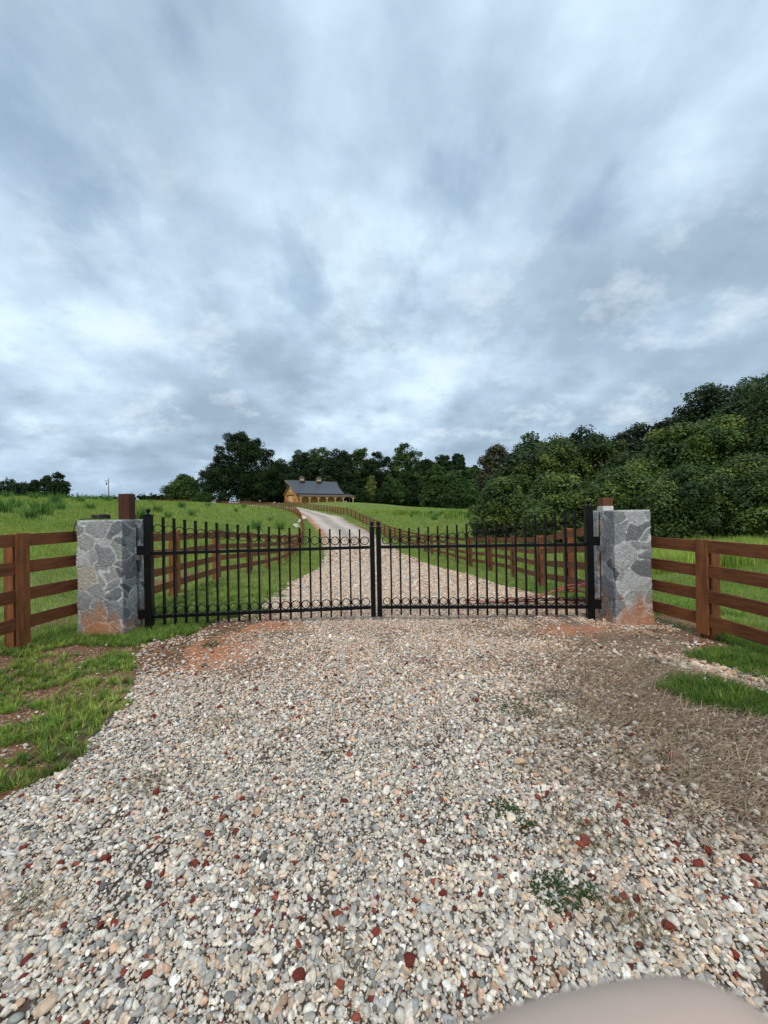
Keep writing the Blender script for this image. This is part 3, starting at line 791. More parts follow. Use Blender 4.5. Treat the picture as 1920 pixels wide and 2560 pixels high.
# ------------------------------------------------------------------ fences
BH = .14; PITCHB = .31; B0 = .26
def fence(name, pts, label, inner, single_max_bays=25, seed=0, first_post=True, lean=None, every=2.45, height_scale=1, group='brown four-board fences'):
    """pts: list of (x,y) the boards run through; inner: +1 boards on the left of travel, -1 right. posts stand on the other side."""
    rr = random.Random(seed)
    P = [Vector((x, y)) for x, y in pts]
    # resample at the post spacing
    out = [P[0]]; carry = 0
    for a, b in zip(P[:-1], P[1:]):
        L = (b-a).length; t0 = every-carry
        while t0 <= L: out.append(a+(b-a)*(t0/L)); t0 += every
        carry = L-(t0-every)
    if carry > every*.4: out.append(P[-1])
    n = len(out)
    zs = [z1(p.x, p.y) for p in out]
    root = empty(name, (out[0].x, out[0].y, zs[0]), label=label, cat='fence', group=group)
    bulk = MB(); bulkn = 0
    for i in range(n):
        d = (out[min(i+1, n-1)]-out[max(i-1, 0)]).normalized(); nrm = Vector((-d.y, d.x))*inner  # towards the batten side
        p = out[i]; z = zs[i]; ang = math.atan2(d.y, d.x)
        lx_, ly_ = (rr.uniform(-.012, .012), rr.uniform(-.012, .012))
        if lean and i in lean: lx_, ly_ = lean[i]
        T = Matrix.Translation((p.x, p.y, z)) @ Euler((lx_, ly_, 0)).to_matrix().to_4x4() @ Matrix.Rotation(ang, 4, 'Z')
        s = inner
        if i > 0 or first_post:
            m = MB(); y0, y1 = sorted((-s*.015, -s*.135)); m.box((-.065, y0, -.25), (.065, y1, 1.38*height_scale), T)
            m.build('post', M['fence_post'], root, bevel=.006 if i < 8 else 0)
        if i > 0 and i < n-1:
            m = MB(); y0, y1 = sorted((s*.0155, s*.040)); m.box((-.07, y0, .12), (.07, y1, 1.395*height_scale), T)
            m.build('batten', M['fence_post'], root, bevel=.004 if i < 8 else 0)
    for i in range(n-1):
        for k in range(4):
            a = out[i]; b = out[i+1]; zz = (B0+k*PITCHB)*height_scale
            j0 = rr.uniform(-.012, .012); j1 = rr.uniform(-.012, .012)
            A = (a.x, a.y, zs[i]+zz+j0); B = (b.x, b.y, zs[i+1]+zz+j1)
            if i < single_max_bays: MB().vboard(A, B, .026, BH*height_scale).build('board', M['fence'], root, bevel=.003 if i < 6 else 0)
            else: bulk.vboard(A, B, .026, BH*height_scale); bulkn += 1
    if bulkn:
        o = bulk.build('board', M['fence'], root); o['kind'] = 'stuff'
    return root, out

fence('rail_fence', [(-3.97, 5.12), (-4.12, 4.12), (-4.2, 2.6), (-4.25, .6)], 'short brown board fence running forward from the left stone pillar', 1, seed=1, first_post=False, every=.84, lean={}) if False else None
# wing fences: explicit posts so they fall where they stand in the picture
def wing(pts, label, inner, seed, lean, top=1.35, low=.28, pit=.31):
    rr = random.Random(seed)
    z0 = z1(*pts[0]); root = empty('board_fence', (pts[0][0], pts[0][1], z0), label=label, cat='fence', group='brown four-board fences')
    for i in range(1, len(pts)):
        a = Vector(pts[i-1]); b = Vector(pts[i]); d = (b-a).normalized(); ang = math.atan2(d.y, d.x)
        T = Matrix.Translation((b.x, b.y, 0)) @ Euler((lean[0], lean[1], 0)).to_matrix().to_4x4() @ Matrix.Rotation(ang, 4, 'Z')
        y0, y1 = sorted((-inner*.015, -inner*.14)); MB().box((-.068, y0, -.3), (.068, y1, top-.005), T).build('post', M['fence_post'], root, bevel=.006)
        y0, y1 = sorted((inner*.0155, inner*.042)); MB().box((-.07, y0, .05), (.07, y1, top+.01), T).build('batten', M['fence_post'], root, bevel=.004)
        for k in range(4):
            j = rr.uniform(-.006, .006)
            MB().vboard((a.x, a.y, low+k*pit), (b.x, b.y, low+k*pit+j), .027, BH).build('board', M['fence'], root, bevel=.003)
    return root
wing([(-4.0, 5.06), (-4.10, 4.32), (-4.2, 1.9), (-4.3, -.5)], 'brown four-board fence beside the left stone pillar, nearest the camera on the left', 1, 1, (0, .0))
wing([(3.52, 5.2), (3.66, 4.42), (3.82, 2.0), (3.95, -.4)], 'brown four-board fence beside the right stone pillar, nearest the camera on the right', -1, 2, (.0, .012), 1.125, .14, .282)

fence('board_fence', [(-3.85, 5.35), (-4.42, 9.2), (-4.42, 13.6), (-4.9, 18.8), (-5.9, 25), (-6.7, 31), (-8.4, 40), (-10.6, 50), (-13, 60), (-16.5, 71), (-20, 80), (-25, 90), (-34, 108), (-46, 126), (-60, 141)],
      'long brown fence along the left side of the drive behind the gate', -1, seed=3, first_post=False)
fence('board_fence', [(3.35, 5.5), (4.2, 10.75), (4.25, 14.1), (3.95, 16.5), (3.75, 19.6), (3.4, 26.6), (3.0, 31), (1.6, 37), (0, 44), (-1.8, 53), (-3.9, 61), (-7.0, 69), (-11.6, 82), (-17.5, 95), (-22.5, 104), (-29, 119), (-35, 134)],
      'long brown fence along the right side of the drive behind the gate', 1, seed=4, first_post=False)
fence('board_fence', [(-66, 148), (-80, 152), (-100, 158), (-125, 165)], 'distant brown fence along the hilltop left of the oak', 1, seed=5, every=2.6)

# ------------------------------------------------------------------ stone gate pillars
def masonry(name, boxes, parent, seed, size=.215):
    """dense boxes with fieldstone relief; boxes = list of (lo, hi, skip faces)"""
    rg = np.random.default_rng(seed)
    lo = np.min([b[0] for b in boxes], 0)-.1; hi = np.max([b[1] for b in boxes], 0)+.1
    vol = np.prod(hi-lo); ns = int(vol/(size**3)*1.0)
    S = rg.uniform(lo, hi, (ns, 3)); S[:, 2] *= 1.0
    sc = np.array([(.36, .355, .345), (.47, .465, .45), (.22, .222, .228), (.60, .595, .57), (.40, .395, .36), (.47, .42, .35), (.29, .29, .295)])
    scol = sc[rg.choice(7, ns, p=[.24, .22, .14, .12, .1, .08, .1])]*rg.uniform(.75, 1.3, ns)[:, None]
    bulge = rg.uniform(.0, .014, ns); tilt = rg.normal(0, .05, (ns, 3))
    Vs = []; Fs = []; off = 0; Ns = []
    st = .011
    for lo_, hi_, skip in boxes:
        lo_ = np.array(lo_, float); hi_ = np.array(hi_, float)
        for ax in range(3):
            for side in (0, 1):
                if (ax, side) in skip: continue
                a1, a2 = [k for k in range(3) if k != ax]
                n1 = max(2, int((hi_[a1]-lo_[a1])/st)); n2 = max(2, int((hi_[a2]-lo_[a2])/st))
                A, B = np.meshgrid(np.linspace(lo_[a1], hi_[a1], n1), np.linspace(lo_[a2], hi_[a2], n2), indexing='ij')
                P = np.zeros((n1*n2, 3)); P[:, a1] = A.ravel(); P[:, a2] = B.ravel(); P[:, ax] = (lo_, hi_)[side][ax]
                N = np.zeros_like(P); N[:, ax] = 1 if side else -1
                # outward direction rounded near edges so faces of one block meet
                c = (lo_+hi_)/2; hs = (hi_-lo_)/2
                q = (P-c)/hs; dd = np.clip((np.abs(q)*hs-(hs-.012))/.012, 0, 1)*np.sign(q); dn = np.linalg.norm(dd, axis=1)[:, None]; N = dd/np.maximum(dn, 1e-6)
                idx = np.arange(n1*n2).reshape(n1, n2)+off
                Fq = np.stack([idx[:-1, :-1], idx[1:, :-1], idx[1:, 1:], idx[:-1, 1:]], -1).reshape(-1, 4)
                flip = (side == 1) ^ (ax == 1)
                if not flip: Fq = Fq[:, ::-1]
                Vs.append(P); Ns.append(N); Fs.append(Fq); off += len(P)
    P = np.concatenate(Vs); N = np.concatenate(Ns); Fq = np.concatenate(Fs)
    W = P + .022*np.stack([np.sin(P[:, 1]*23+P[:, 2]*17), np.sin(P[:, 2]*21+P[:, 0]*19), np.sin(P[:, 0]*22+P[:, 1]*15)], -1)
    W = W*np.array([1, 1, 1.0])
    f1 = np.full(len(P), 9.); f2 = np.full(len(P), 9.); i1 = np.zeros(len(P), int)
    for j in range(ns):
        d = np.linalg.norm((W-S[j])*np.array([1, 1, 1.15]), axis=1)
        c1 = d < f1; f2 = np.where(c1, f1, np.minimum(f2, d)); i1 = np.where(c1, j, i1); f1 = np.where(c1, d, f1)
    e = f2-f1
    wj = .009+.005*np.sin(P[:, 2]*13+P[:, 0]*9)
    joint = np.clip(1-(e-wj*.55)/(wj*.7), 0, 1)
    rel = np.clip(e/.05, 0, 1)
    disp = bulge[i1]*rel*.7 + .004*rel + np.einsum('ij,ij->i', tilt[i1], P-S[i1])*.5*rel + .007*joint
    nz = .004*np.sin(P[:, 0]*91+P[:, 2]*57)*np.sin(P[:, 1]*83+P[:, 2]*71)
    disp = disp+nz*rel
    top = P[:, 2] > hi[2]-.1-.012
    disp = np.where(top, disp*.25, disp)
    base_flare = np.clip((.30-P[:, 2])/.30, 0, 1)**2*.035
    P2 = P+N*(disp+base_flare*(np.abs(N[:, 2]) < .8))[:, None]
    col = scol[i1]*(1)
    col = col*np.array([.84, .86, .88])
    mortar = np.array([.66, .66, .65])
    col = col*(1-joint[:, None])+mortar*joint[:, None]
    capm = np.clip((P[:, 2]-(hi[2]-.1-.018))/.012, 0, 1)[:, None]
    col = col*(1-capm*.85)+np.array([.62, .62, .60])*capm*.85
    # clay stain climbing from the ground
    hgt = .36+.10*np.sin(P[:, 0]*9+P[:, 1]*7)+.06*np.sin(P[:, 0]*31+1)+rg.normal(0, .02, ns)[i1]*3
    stn = np.clip((hgt-P[:, 2])/.22, 0, 1)*(.8+.4*rg.random(ns)[i1])
    clay = np.array([.50, .20, .075])
    stn = np.clip(stn, 0, 1); col = col*(1-stn[:, None])+(col*.25+clay*.72)*stn[:, None]
    o = np_mesh(name, P2, [Fq], M['stone'], parent=parent, col=col, smooth=True)
    return o

# left pillar
pl = empty('gate_pillar', (-3.63, 5.12, 0), label='left grey fieldstone gate pillar with tall brown timber post', cat='gate pillar', group='stone gate pillars')
x0, x1 = -3.90, -3.34
masonry('stonework', [((x0, 4.88, -.12), (x1, 5.155, 1.485), ()), ((x0, 5.215, -.12), (x1+.01, 5.40, 1.482), ()), ((x0+.004, 5.157, -.12), (x1-.24, 5.213, 1.478), ())], pl, 5)
MB().box((x1-.180, 5.085, -.1), (x1-.040, 5.225, 1.83)).build('timber_post', M['timber'], pl, bevel=.006)
# right pillar
pr = empty('gate_pillar', (3.19, 5.21, 0), label='right grey fieldstone gate pillar with short rust-brown timber stub on a white band', cat='gate pillar', group='stone gate pillars')
x0, x1 = 2.965, 3.425
masonry('stonework', [((x0, 4.95, -.12), (x1, 5.265, 1.485), ()), ((x0-.01, 5.32, -.12), (x1, 5.49, 1.48), ()), ((x0+.24, 5.267, -.12), (x1-.004, 5.318, 1.476), ())], pr, 9)
MB().box((x0+.004, 5.20, -.1), (x0+.139, 5.335, 1.655)).build('timber_post', M['timber_light'], pr, bevel=.006)
MB().box((x0+.001, 5.197, 1.46), (x0+.142, 5.338, 1.545)).build('white_band', M['paint_white'], pr, bevel=.004)

# cable coil on the left pillar
t = NT('black_cable'); M['cable'] = t.out((.02, .02, .022), .5)
m = MB(); pts = []
cx, cy = -3.68, 4.99
for i in range(0, 220):
    a = i*.18; r = .098+.012*math.sin(i*.55); pts.append((cx+math.cos(a)*r*1.0, cy+math.sin(a)*r*.8, 1.505+.0085*(i/36)+.004*math.sin(i*.9)))
m.tube(pts, .0055, 6)
e = Vector(pts[0])
m.tube([(cx-.08, cy-.03, 1.505), (cx-.14, cy-.05, 1.506), (cx-.20, cy-.085, 1.50), (cx-.225, cy-.115, 1.47), (cx-.245, cy-.13, 1.40), (cx-.255, cy-.13, 1.33), (cx-.27, cy-.11, 1.28), (cx-.275, cy-.05, 1.24)], .006, 6)
cab = m.build('cable_coil', M['cable'], None, smooth=True)
tag(cab, 'black cable coiled on top of the left stone pillar with its end dangling', 'cable')

# ------------------------------------------------------------------ iron gate leaves
def gate_leaf(hinge, tip, label, sgn, seed):
    """local x from hinge to meeting stile"""
    hx, hy = hinge; tx, ty = tip
    L = math.hypot(tx-hx, ty-hy); ang = math.atan2(ty-hy, tx-hx)
    root = empty('gate_leaf', (hx, hy, 0), ang, label=label, cat='gate', group='black iron gate leaves')
    def B(name, m, smooth=False, bevel=0): return m.build(name, M['black'], root, smooth=smooth, world=False, bevel=bevel)
    def top(t):  # t 0 at hinge .. 1 at meeting stile
        return 1.275+.245*(1-t)**1.8
    def post(nm, x, w, z0, z1_):
        o = B(nm, MB().box((x-w/2, -w/2, z0), (x+w/2, w/2, z1_)), bevel=.004)
        m = MB().box((x-w/2-.006, -w/2-.006, z1_+.0005), (x+w/2+.006, w/2+.006, z1_+.012))
        m.lathe([(w*.42, z1_+.0125), (w*.3, z1_+.02), (.012, z1_+.024), (.011, z1_+.04), (.024, z1_+.048), (.031, z1_+.066), (.029, z1_+.078), (.018, z1_+.092), (.004, z1_+.098)], (x, 0, 0), 14)
        m.build('finial', M['black'], o, smooth=False, world=False)
        return o
    post('hinge_stile', 0, .09, .0, 1.535)
    post('meeting_stile', L-.038, .066, .055, 1.30)
    x0 = .0495; x1_ = L-.0745
    for nm, z in (('middle_rail', 1.03), ('bottom_rail', .185)):
        B(nm, MB().box((x0, -.019, z-.021), (x1_, .019, z+.021)), bevel=.002)
    n = 20; pitch = (x1_-x0)/(n+1)
    for i in range(n):
        x = x0+pitch*(i+1); t_ = (x-x0)/(x1_-x0); zt = top(t_)
        m = MB().box((x-.0112, -.0225, .075), (x+.0112, -.0195+.044, zt))
        m.box((x-.0165, -.0255, zt+.0004), (x+.0165, .0285, zt+.006)); m.box((x-.010, -.018, zt+.0064), (x+.010, .021, zt+.011))
        B('picket', m)
    for i in range(n+1):
        x = x0+pitch*(i+.5); t_ = (x-x0)/(x1_-x0)
        B('ring', MB().torus((x, .001, top(t_)-.152), min(pitch/2-.0165, .056)+.002, .0062, 'y', 28, 6, depth=.009), smooth=True)
        B('ring', MB().torus((x, .001, .185+.021+.058), min(pitch/2-.0165, .056)+.002, .0062, 'y', 28, 6, depth=.009), smooth=True)
    # hinge straps reaching back to the timber post
    for z in (1.075, .225):
        m = MB().box((-.135, -.03, z-.06), (-.0495, .03, z+.06))
        o = B('hinge', m, bevel=.003)
        MB().box((-.20, -.02, z-.13), (-.11, .045, z-.065)).build('hinge_bracket', M['steel'], o, world=False, bevel=.003)
    return root
gate_leaf((-3.145, 5.12), (-.138, 5.42), 'left black iron gate leaf with rings between its pickets', 1, 1)
gate_leaf((2.765, 5.20), (-.122, 5.42), 'right black iron gate leaf with rings between its pickets', -1, 2)

# ------------------------------------------------------------------ drain tubing pile behind the right leaf
t = NT('terracotta_tube'); f = t.noise(t.geo(), 6, 3)
M['tubing'] = t.out(t.mix(f, (.34, .085, .045), (.46, .17, .11)), .55, spec=.35)
t = NT('dark_tube'); M['tubing_dark'] = t.out((.10, .03, .022), .5)
def spline(pts, n=10):
    out = []; P = [Vector(p) for p in pts]; P = [P[0]*2-P[1]]+P+[P[-1]*2-P[-2]]
    for i in range(1, len(P)-2):
        for k in range(n):
            t_ = k/n; a, b, c, d = P[i-1:i+3]
            out.append(.5*((2*b)+(c-a)*t_+(2*a-5*b+4*c-d)*t_*t_+(3*b-a-3*c+d)*t_**3))
    out.append(P[-2]); return out
pile = empty('tubing_pile', (2.6, 6.4, z1(2.6, 6.4)), label='tangled terracotta red hoses heaped behind the right gate leaf', cat='hoses')
rq = random.Random(3)
def G(px, py, D): return at(px, py, D)
strands = [
 [(1175,1510,6.4),(1240,1506,6.5),(1330,1498,6.4),(1400,1470,6.4),(1440,1462,6.5),(1500,1468,6.6),(1560,1500,6.5)],
 [(1160,1500,6.3),(1250,1502,6.6),(1352,1486,6.6),(1398,1474,6.4),(1450,1468,6.3),(1490,1458,6.4),(1540,1470,6.6)],
 [(1340,1490,6.2),(1400,1476,6.2),(1425,1470,6.2),(1470,1482,6.3),(1530,1500,6.2)],
 [(1390,1502,6.4),(1408,1468,6.5),(1414,1460,6.5),(1430,1470,6.5),(1428,1478,6.4),(1460,1458,6.4),(1480,1454,6.4),(1540,1490,6.4)],
 [(1200,1508,6.2),(1310,1504,6.1),(1400,1500,6.3),(1480,1502,6.3),(1560,1503,6.2)],
 [(1270,1495,6.4),(1330,1506,6.2),(1420,1507,6.3),(1520,1497,6.4),(1570,1500,6.4)],
 [(1400,1514,6.0),(1440,1516,5.9),(1500,1522,5.9),(1560,1525,5.9)],
 [(1255,1509,6.1),(1300,1500,6.3),(1390,1497,6.5),(1480,1500,6.6),(1550,1506,6.5)],
 [(1425,1472,6.3),(1455,1480,6.2),(1485,1490,6.2),(1530,1510,6.1)],
 [(1430,1472,6.4),(1460,1462,6.5),(1500,1476,6.6),(1440,1500,6.6),(1400,1498,6.5)],
]
for i, s_ in enumerate(strands):
    pts = [G(*q) for q in s_]
    for p in pts: p.z = max(p.z, z1(p.x, p.y)+.02)
    sp = spline(pts, 9)
    for p in sp: p.z = max(p.z, z1(p.x, p.y)+.014)
    MB().tube(sp, .011 if i % 3 else .013, 8).build('hose', M['tubing_dark'] if i in (4, 7) else M['tubing'], pile, smooth=True)

# ------------------------------------------------------------------ trees
def crown_mesh(rg, ells, nlobe, rl, nleaf, leaf, fill=.18, flat=.8, pal=((.04, .07, .02),), tintv=.25, jit=.5, aspect=.62):
    E = np.array(ells, float)  # cx cy cz rx ry rz
    vol = E[:, 3]*E[:, 4]*E[:, 5]; pk = rg.choice(len(E), nlobe, p=vol**.67/(vol**.67).sum())
    d = rg.normal(size=(nlobe, 3)); d[:, 2] = d[:, 2]*.9+.15; d /= np.linalg.norm(d, axis=1)[:, None]
    rad = rg.uniform(.5, .95, nlobe)[:, None]
    LC = E[pk, :3]+E[pk, 3:]*d*rad
    LR = rl*rg.uniform(.6, 1.35, nlobe)
    w = LR**2; w /= w.sum()
    nl = int(nleaf*(1-fill)); li = rg.choice(nlobe, nl, p=w)
    d2 = rg.normal(size=(nl, 3)); d2[:, 2] += .35; d2 /= np.linalg.norm(d2, axis=1)[:, None]
    r2 = (1+rg.normal(-.1, .17, nl))*(1+.22*np.sin(d2[:, 0]*7+li)*np.sin(d2[:, 1]*8+li*2)*np.sin(d2[:, 2]*7+li*3))
    P = LC[li]+d2*(LR[li]*r2)[:, None]*np.array([1, 1, flat])
    nf = nleaf-nl; pf = rg.choice(len(E), nf, p=vol/vol.sum())
    d3 = rg.normal(size=(nf, 3)); d3 /= np.linalg.norm(d3, axis=1)[:, None]
    Pf = E[pf, :3]+E[pf, 3:]*d3*(rg.random(nf)**.4*.92)[:, None]
    P = np.concatenate([P, Pf]); N = np.concatenate([d2+np.array([0, 0, .35]), d3]); N = N+rg.normal(0, jit, N.shape); N /= np.linalg.norm(N, axis=1)[:, None]
    n = len(P)
    a = np.cross(N, rg.normal(size=(n, 3))); a /= np.linalg.norm(a, axis=1)[:, None]; b = np.cross(N, a)
    s = leaf*rg.uniform(.6, 1.3, n)[:, None]
    V = np.stack([P-a*s*.5, P-b*s*.5*aspect+N*s*.06, P+a*s*.5, P+b*s*.5*aspect+N*s*.06], 1).reshape(-1, 3)
    Fq = (np.arange(n)*4)[:, None]+np.arange(4)
    pal = np.array(pal); lc = pal[rg.choice(len(pal), nlobe)]*(1+rg.normal(0, tintv, nlobe)[:, None]*np.array([1, .8, .6]))
    c = np.concatenate([lc[li], pal[rg.choice(len(pal), nf)]])*rg.uniform(.7, 1.3, n)[:, None]
    return V, Fq, np.repeat(np.clip(c, .004, 1), 4, 0), LC

def tree(name, x, y, H, W, label, cat='tree', kind='round', seed=0, nleaf=20000, leaf=.5, pal=((.04, .07, .02),), group=None, near=False, trunk_h=.3, base=0.12, nlobe=None, rl=None, z=None, shape=None):
    rg = np.random.default_rng(seed); z0 = z1(x, y)-.1 if z is None else z
    root = empty(name, (x, y, z0), label=label, cat=cat, group=group)
    R = W/2
    if shape is not None: ells = [(a*R, b*R, c*H, d*R, e*R, f*H) for a, b, c, d, e, f in shape]
    elif kind == 'round': ells = [(0, 0, H*(.5+base*.5), R*.82, R*.82, H*(.5-base*.5)*.92), (R*.3, R*.1, H*.45, R*.6, R*.6, H*.28), (-R*.32, -.1*R, H*.42, R*.6, R*.6, H*.27), (0, 0, H*.75, R*.5, R*.5, H*.22)]
    elif kind == 'oval': ells = [(0, 0, H*.5, R*.85, R*.85, H*.42), (R*.1, 0, H*.8, R*.5, R*.5, H*.18), (-R*.15, 0, H*.25, R*.9, R*.9, H*.27)]
    elif kind == 'cone': ells = [(0, 0, H*.25, R*.9, R*.9, H*.2), (0, 0, H*.45, R*.72, R*.72, H*.2), (0, 0, H*.65, R*.5, R*.5, H*.17), (0, 0, H*.83, R*.28, R*.28, H*.15)]
    elif kind == 'bush': ells = [(0, 0, H*.45, R*.9, R*.9, H*.5), (R*.4, -.2*R, H*.35, R*.6, R*.6, H*.35), (-R*.4, -.2*R, H*.33, R*.6, R*.6, H*.33), (0, 0, H*.75, R*.45, R*.45, H*.2)]
    V, Fq, C, LC = crown_mesh(rg, ells, nlobe or 46, rl or R*.28, nleaf, leaf, pal=pal)
    V[:, 2] = np.maximum(V[:, 2], -.05)
    np_mesh('crown', V+np.array([x, y, z0]), [Fq], M['leaf_near'] if near else M['leaf_far'], parent=root, col=C)
    m = MB(); tr = max(.12, H*.022)
    m.tube([(x, y, z0-.3), (x+.1*tr, y, z0+H*.2), (x-.3*tr, y, z0+H*.5), (x, y, z0+H*.8)], [tr*1.35, tr, tr*.7, tr*.25], 9)
    for k in range(9):
        c = LC[rg.integers(len(LC))]; h0 = H*rg.uniform(.2, .5)
        h0 = min(h0, max(c[2]*.8, .3))
        a = Vector((x, y, z0+h0)); b = Vector((x+c[0], y+c[1], z0+c[2])); mid = (a+b)/2+Vector((0, 0, -.03*H))
        m.tube([a, mid, b], [tr*.5, tr*.32, tr*.1], 6)
    m.build('trunk', M['bark'], root, smooth=True)
    return root

def tree_px(name, px, topy, D, wpx, label, **kw):
    p = at(px, topy, D); z0 = z1(p.x, D)-.1
    if kw.get('kind') in ('bush', 'oval'): p.z = z0+(p.z-z0)*1.06
    return tree(name, p.x, D, p.z-z0, wpx/960*D, label, **kw)

DK = ((.026, .046, .016), (.034, .058, .018), (.02, .038, .014))
MID = ((.055, .10, .028), (.07, .115, .03), (.04, .078, .024))
LITE = ((.115, .175, .03), (.085, .145, .028), (.15, .20, .035), (.06, .11, .025))
LM = ((.095, .15, .03), (.075, .12, .026), (.125, .17, .034), (.05, .09, .022))
OL = ((.15, .18, .045), (.12, .16, .04), (.18, .20, .05))
WG = 'trees of the wood behind the barn'
# the great oak and its neighbour
tree_px('oak_tree', 602, 1079, 158, 214, 'great spreading dark oak, the tallest tree left of the barn', cat='tree', seed=21, nleaf=80000, leaf=.62, pal=DK, nlobe=230, rl=1.75,
        shape=[(-.02, 0, .62, .52, .6, .34), (-.52, 0, .36, .42, .5, .26), (.56, 0, .42, .48, .5, .34), (.28, 0, .72, .40, .4, .22), (-.3, .1, .62, .42, .4, .24), (-.1, 0, .86, .28, .3, .13), (-.74, 0, .30, .26, .3, .18), (-.45, 0, .16, .5, .5, .16), (.5, 0, .18, .5, .5, .18), (.05, 0, .32, .7, .6, .2)])
tree_px('oak_tree', 462, 1184, 175, 84, 'smaller round tree just left of the great oak', cat='tree', seed=22, nleaf=16000, leaf=.8, pal=MID, kind='bush', nlobe=50)
tree_px('bush_tree', 424, 1226, 178, 34, 'low shrub at the left foot of the smaller round tree', cat='shrub', seed=23, nleaf=4000, leaf=.7, pal=DK, kind='bush')
tree_px('bush_tree', 512, 1228, 150, 46, 'low olive shrub beneath the left side of the great oak', cat='shrub', seed=24, nleaf=5000, leaf=.6, pal=MID, kind='bush')
# wood behind the barn: (px, top y, D, width px, kind, palette, label)
wood = [
 (700,1160,185,90,'bush',DK,'dark tree between the great oak and the barn ridge'),
 (752,1126,200,86,'round',DK,'rounded tree rising over the left end of the barn roof'),
 (795,1120,205,104,'round',MID,'broad rounded tree straight above the barn ridge'),
 (846,1124,195,96,'bush',DK,'dark tree above the right end of the barn roof'),
 (893,1122,200,92,'round',MID,'tall rounded tree right of the barn roof'),
 (944,1130,195,92,'round',DK,'sloping-shouldered tree left of the gap in the wood'),
 (1016,1104,190,92,'bush',MID,'tallest narrow tree of the wood right of the barn'),
 (1062,1142,188,70,'round',DK,'tree just right of the tallest narrow one'),
 (1100,1138,185,74,'round',DK,'airy-topped tree in the right part of the wood'),
 (1142,1136,186,66,'oval',DK,'ragged-topped tree near the right end of the wood'),
 (1180,1170,182,70,'round',MID,'last tree of the wood before the bright thicket'),
 (928,1183,172,40,'cone',OL,'small pale conical tree standing in front of the wood right of the barn'),
 (870,1205,172,56,'bush',DK,'low dark tree close behind the barn\'s right end'),
 (985,1195,172,62,'bush',MID,'low tree below the tallest narrow one'),
 (1040,1200,170,60,'bush',DK,'low dark tree in the middle of the wood\'s edge'),
 (1088,1165,160,70,'oval',MID,'green oval tree on the wood\'s near edge'),
 (1135,1180,152,70,'oval',MID,'right-hand green oval tree on the wood\'s near edge'),
 (1185,1200,140,66,'bush',MID,'low green tree beside the bright thicket'),
 (960,1215,168,44,'bush',DK,'small dark bush tree behind the hill crest'),
 (905,1222,166,34,'bush',DK,'smallest bush at the wood\'s foot right of the barn'),
 (740,1200,178,70,'bush',DK,'low dark tree behind the barn gable'),
 (815,1190,182,80,'bush',DK,'low dark tree hidden mostly by the barn roof'),
 (690,1205,172,60,'bush',DK,'dark undergrowth tree between oak and barn'),
]
for k_, px_ in enumerate(range(640, 1270, 42)):
    wood.append((px_, 1178+(k_*37 % 5)*5, 215, 92, 'bush', DK, 'dark backmost tree of the wood seen between the nearer crowns'))
for i, (px, ty, D, w, kd, pal, lab) in enumerate(wood):
    w *= 1.22
    if kd == 'round': kd = 'bush' if i % 2 else 'oval'
    tree_px('broadleaf_tree', px, ty, D, w, lab, kind=kd, seed=40+i, nleaf=32000 if w > 70 else 14000, leaf=.72, pal=pal, group=WG, base=.0, nlobe=150, rl=(w/960*D)*.068)
# bright thicket in the middle right and the tall mass at the right edge
near = [
 (1240,1106,58,110,'round',((.06,.06,.025),(.05,.055,.022),(.075,.07,.03)),'dark reddish tree peeping up behind the left end of the bright thicket',14000,.32),
 (1300,1128,37,190,'bush',LITE,'bright yellow-green tree at the left end of the thicket',42000,.21),
 (1250,1192,33,150,'bush',LITE,'low olive-green bush tree at the very left edge of the thicket',36000,.19),
 (1390,1078,38,200,'bush',LITE,'tall bright green tree in the middle of the thicket',44000,.21),
 (1395,1185,27,210,'bush',LM,'darker green tree in front of the thicket behind the gate',42000,.16),
 (1500,1092,37,200,'bush',LITE,'bright green tree left of the conifer top',36000,.21),
 (1585,1062,42,190,'bush',DK,'dark tree with spiky top rising behind the thicket',24000,.26),
 (1560,1165,25,230,'bush',LM,'dark green tree directly behind the right pillar',46000,.15),
 (1780,950,40,250,'bush',((.05,.085,.022),(.04,.07,.02),(.06,.10,.025)),'tall airy dark tree on the upper right skyline',36000,.26),
 (1900,925,38,190,'round',((.045,.08,.02),(.06,.105,.025)),'tallest tree at the right edge of the photo',36000,.24),
 (1690,1062,27,240,'bush',LITE,'bright green slope-crowned tree left of the right-edge mass',52000,.16),
 (1790,1030,24,220,'bush',LITE,'large bright green tree in the middle of the right-edge mass',62000,.145),
 (1930,975,22,230,'bush',LITE,'largest bright green tree cut by the right edge',62000,.135),
 (1712,1175,20.5,230,'bush',LM,'low dark green tree behind the right fence beside the pillar',50000,.12),
 (1880,1150,19.5,220,'bush',LM,'low green tree behind the right fence at the picture edge',60000,.115),
 (2080,1000,21,300,'bush',LITE,'green tree beyond the right picture edge',40000,.16),
 (2050,1200,17.5,240,'bush',MID,'low tree beyond the right picture edge',26000,.14),
]
near += [(1450,1085,50,230,'bush',DK,'dark tree filling the skyline behind the middle of the thicket',26000,.34),
 (1330,1096,52,170,'bush',MID,'mid green tree on the skyline behind the left part of the thicket',24000,.34),
 (1660,1040,48,200,'bush',DK,'dark tree behind the pine spires',24000,.32),
 (1860,985,32,260,'bush',MID,'mid green tree between the skyline tree and the bright right-edge mass',40000,.22)]
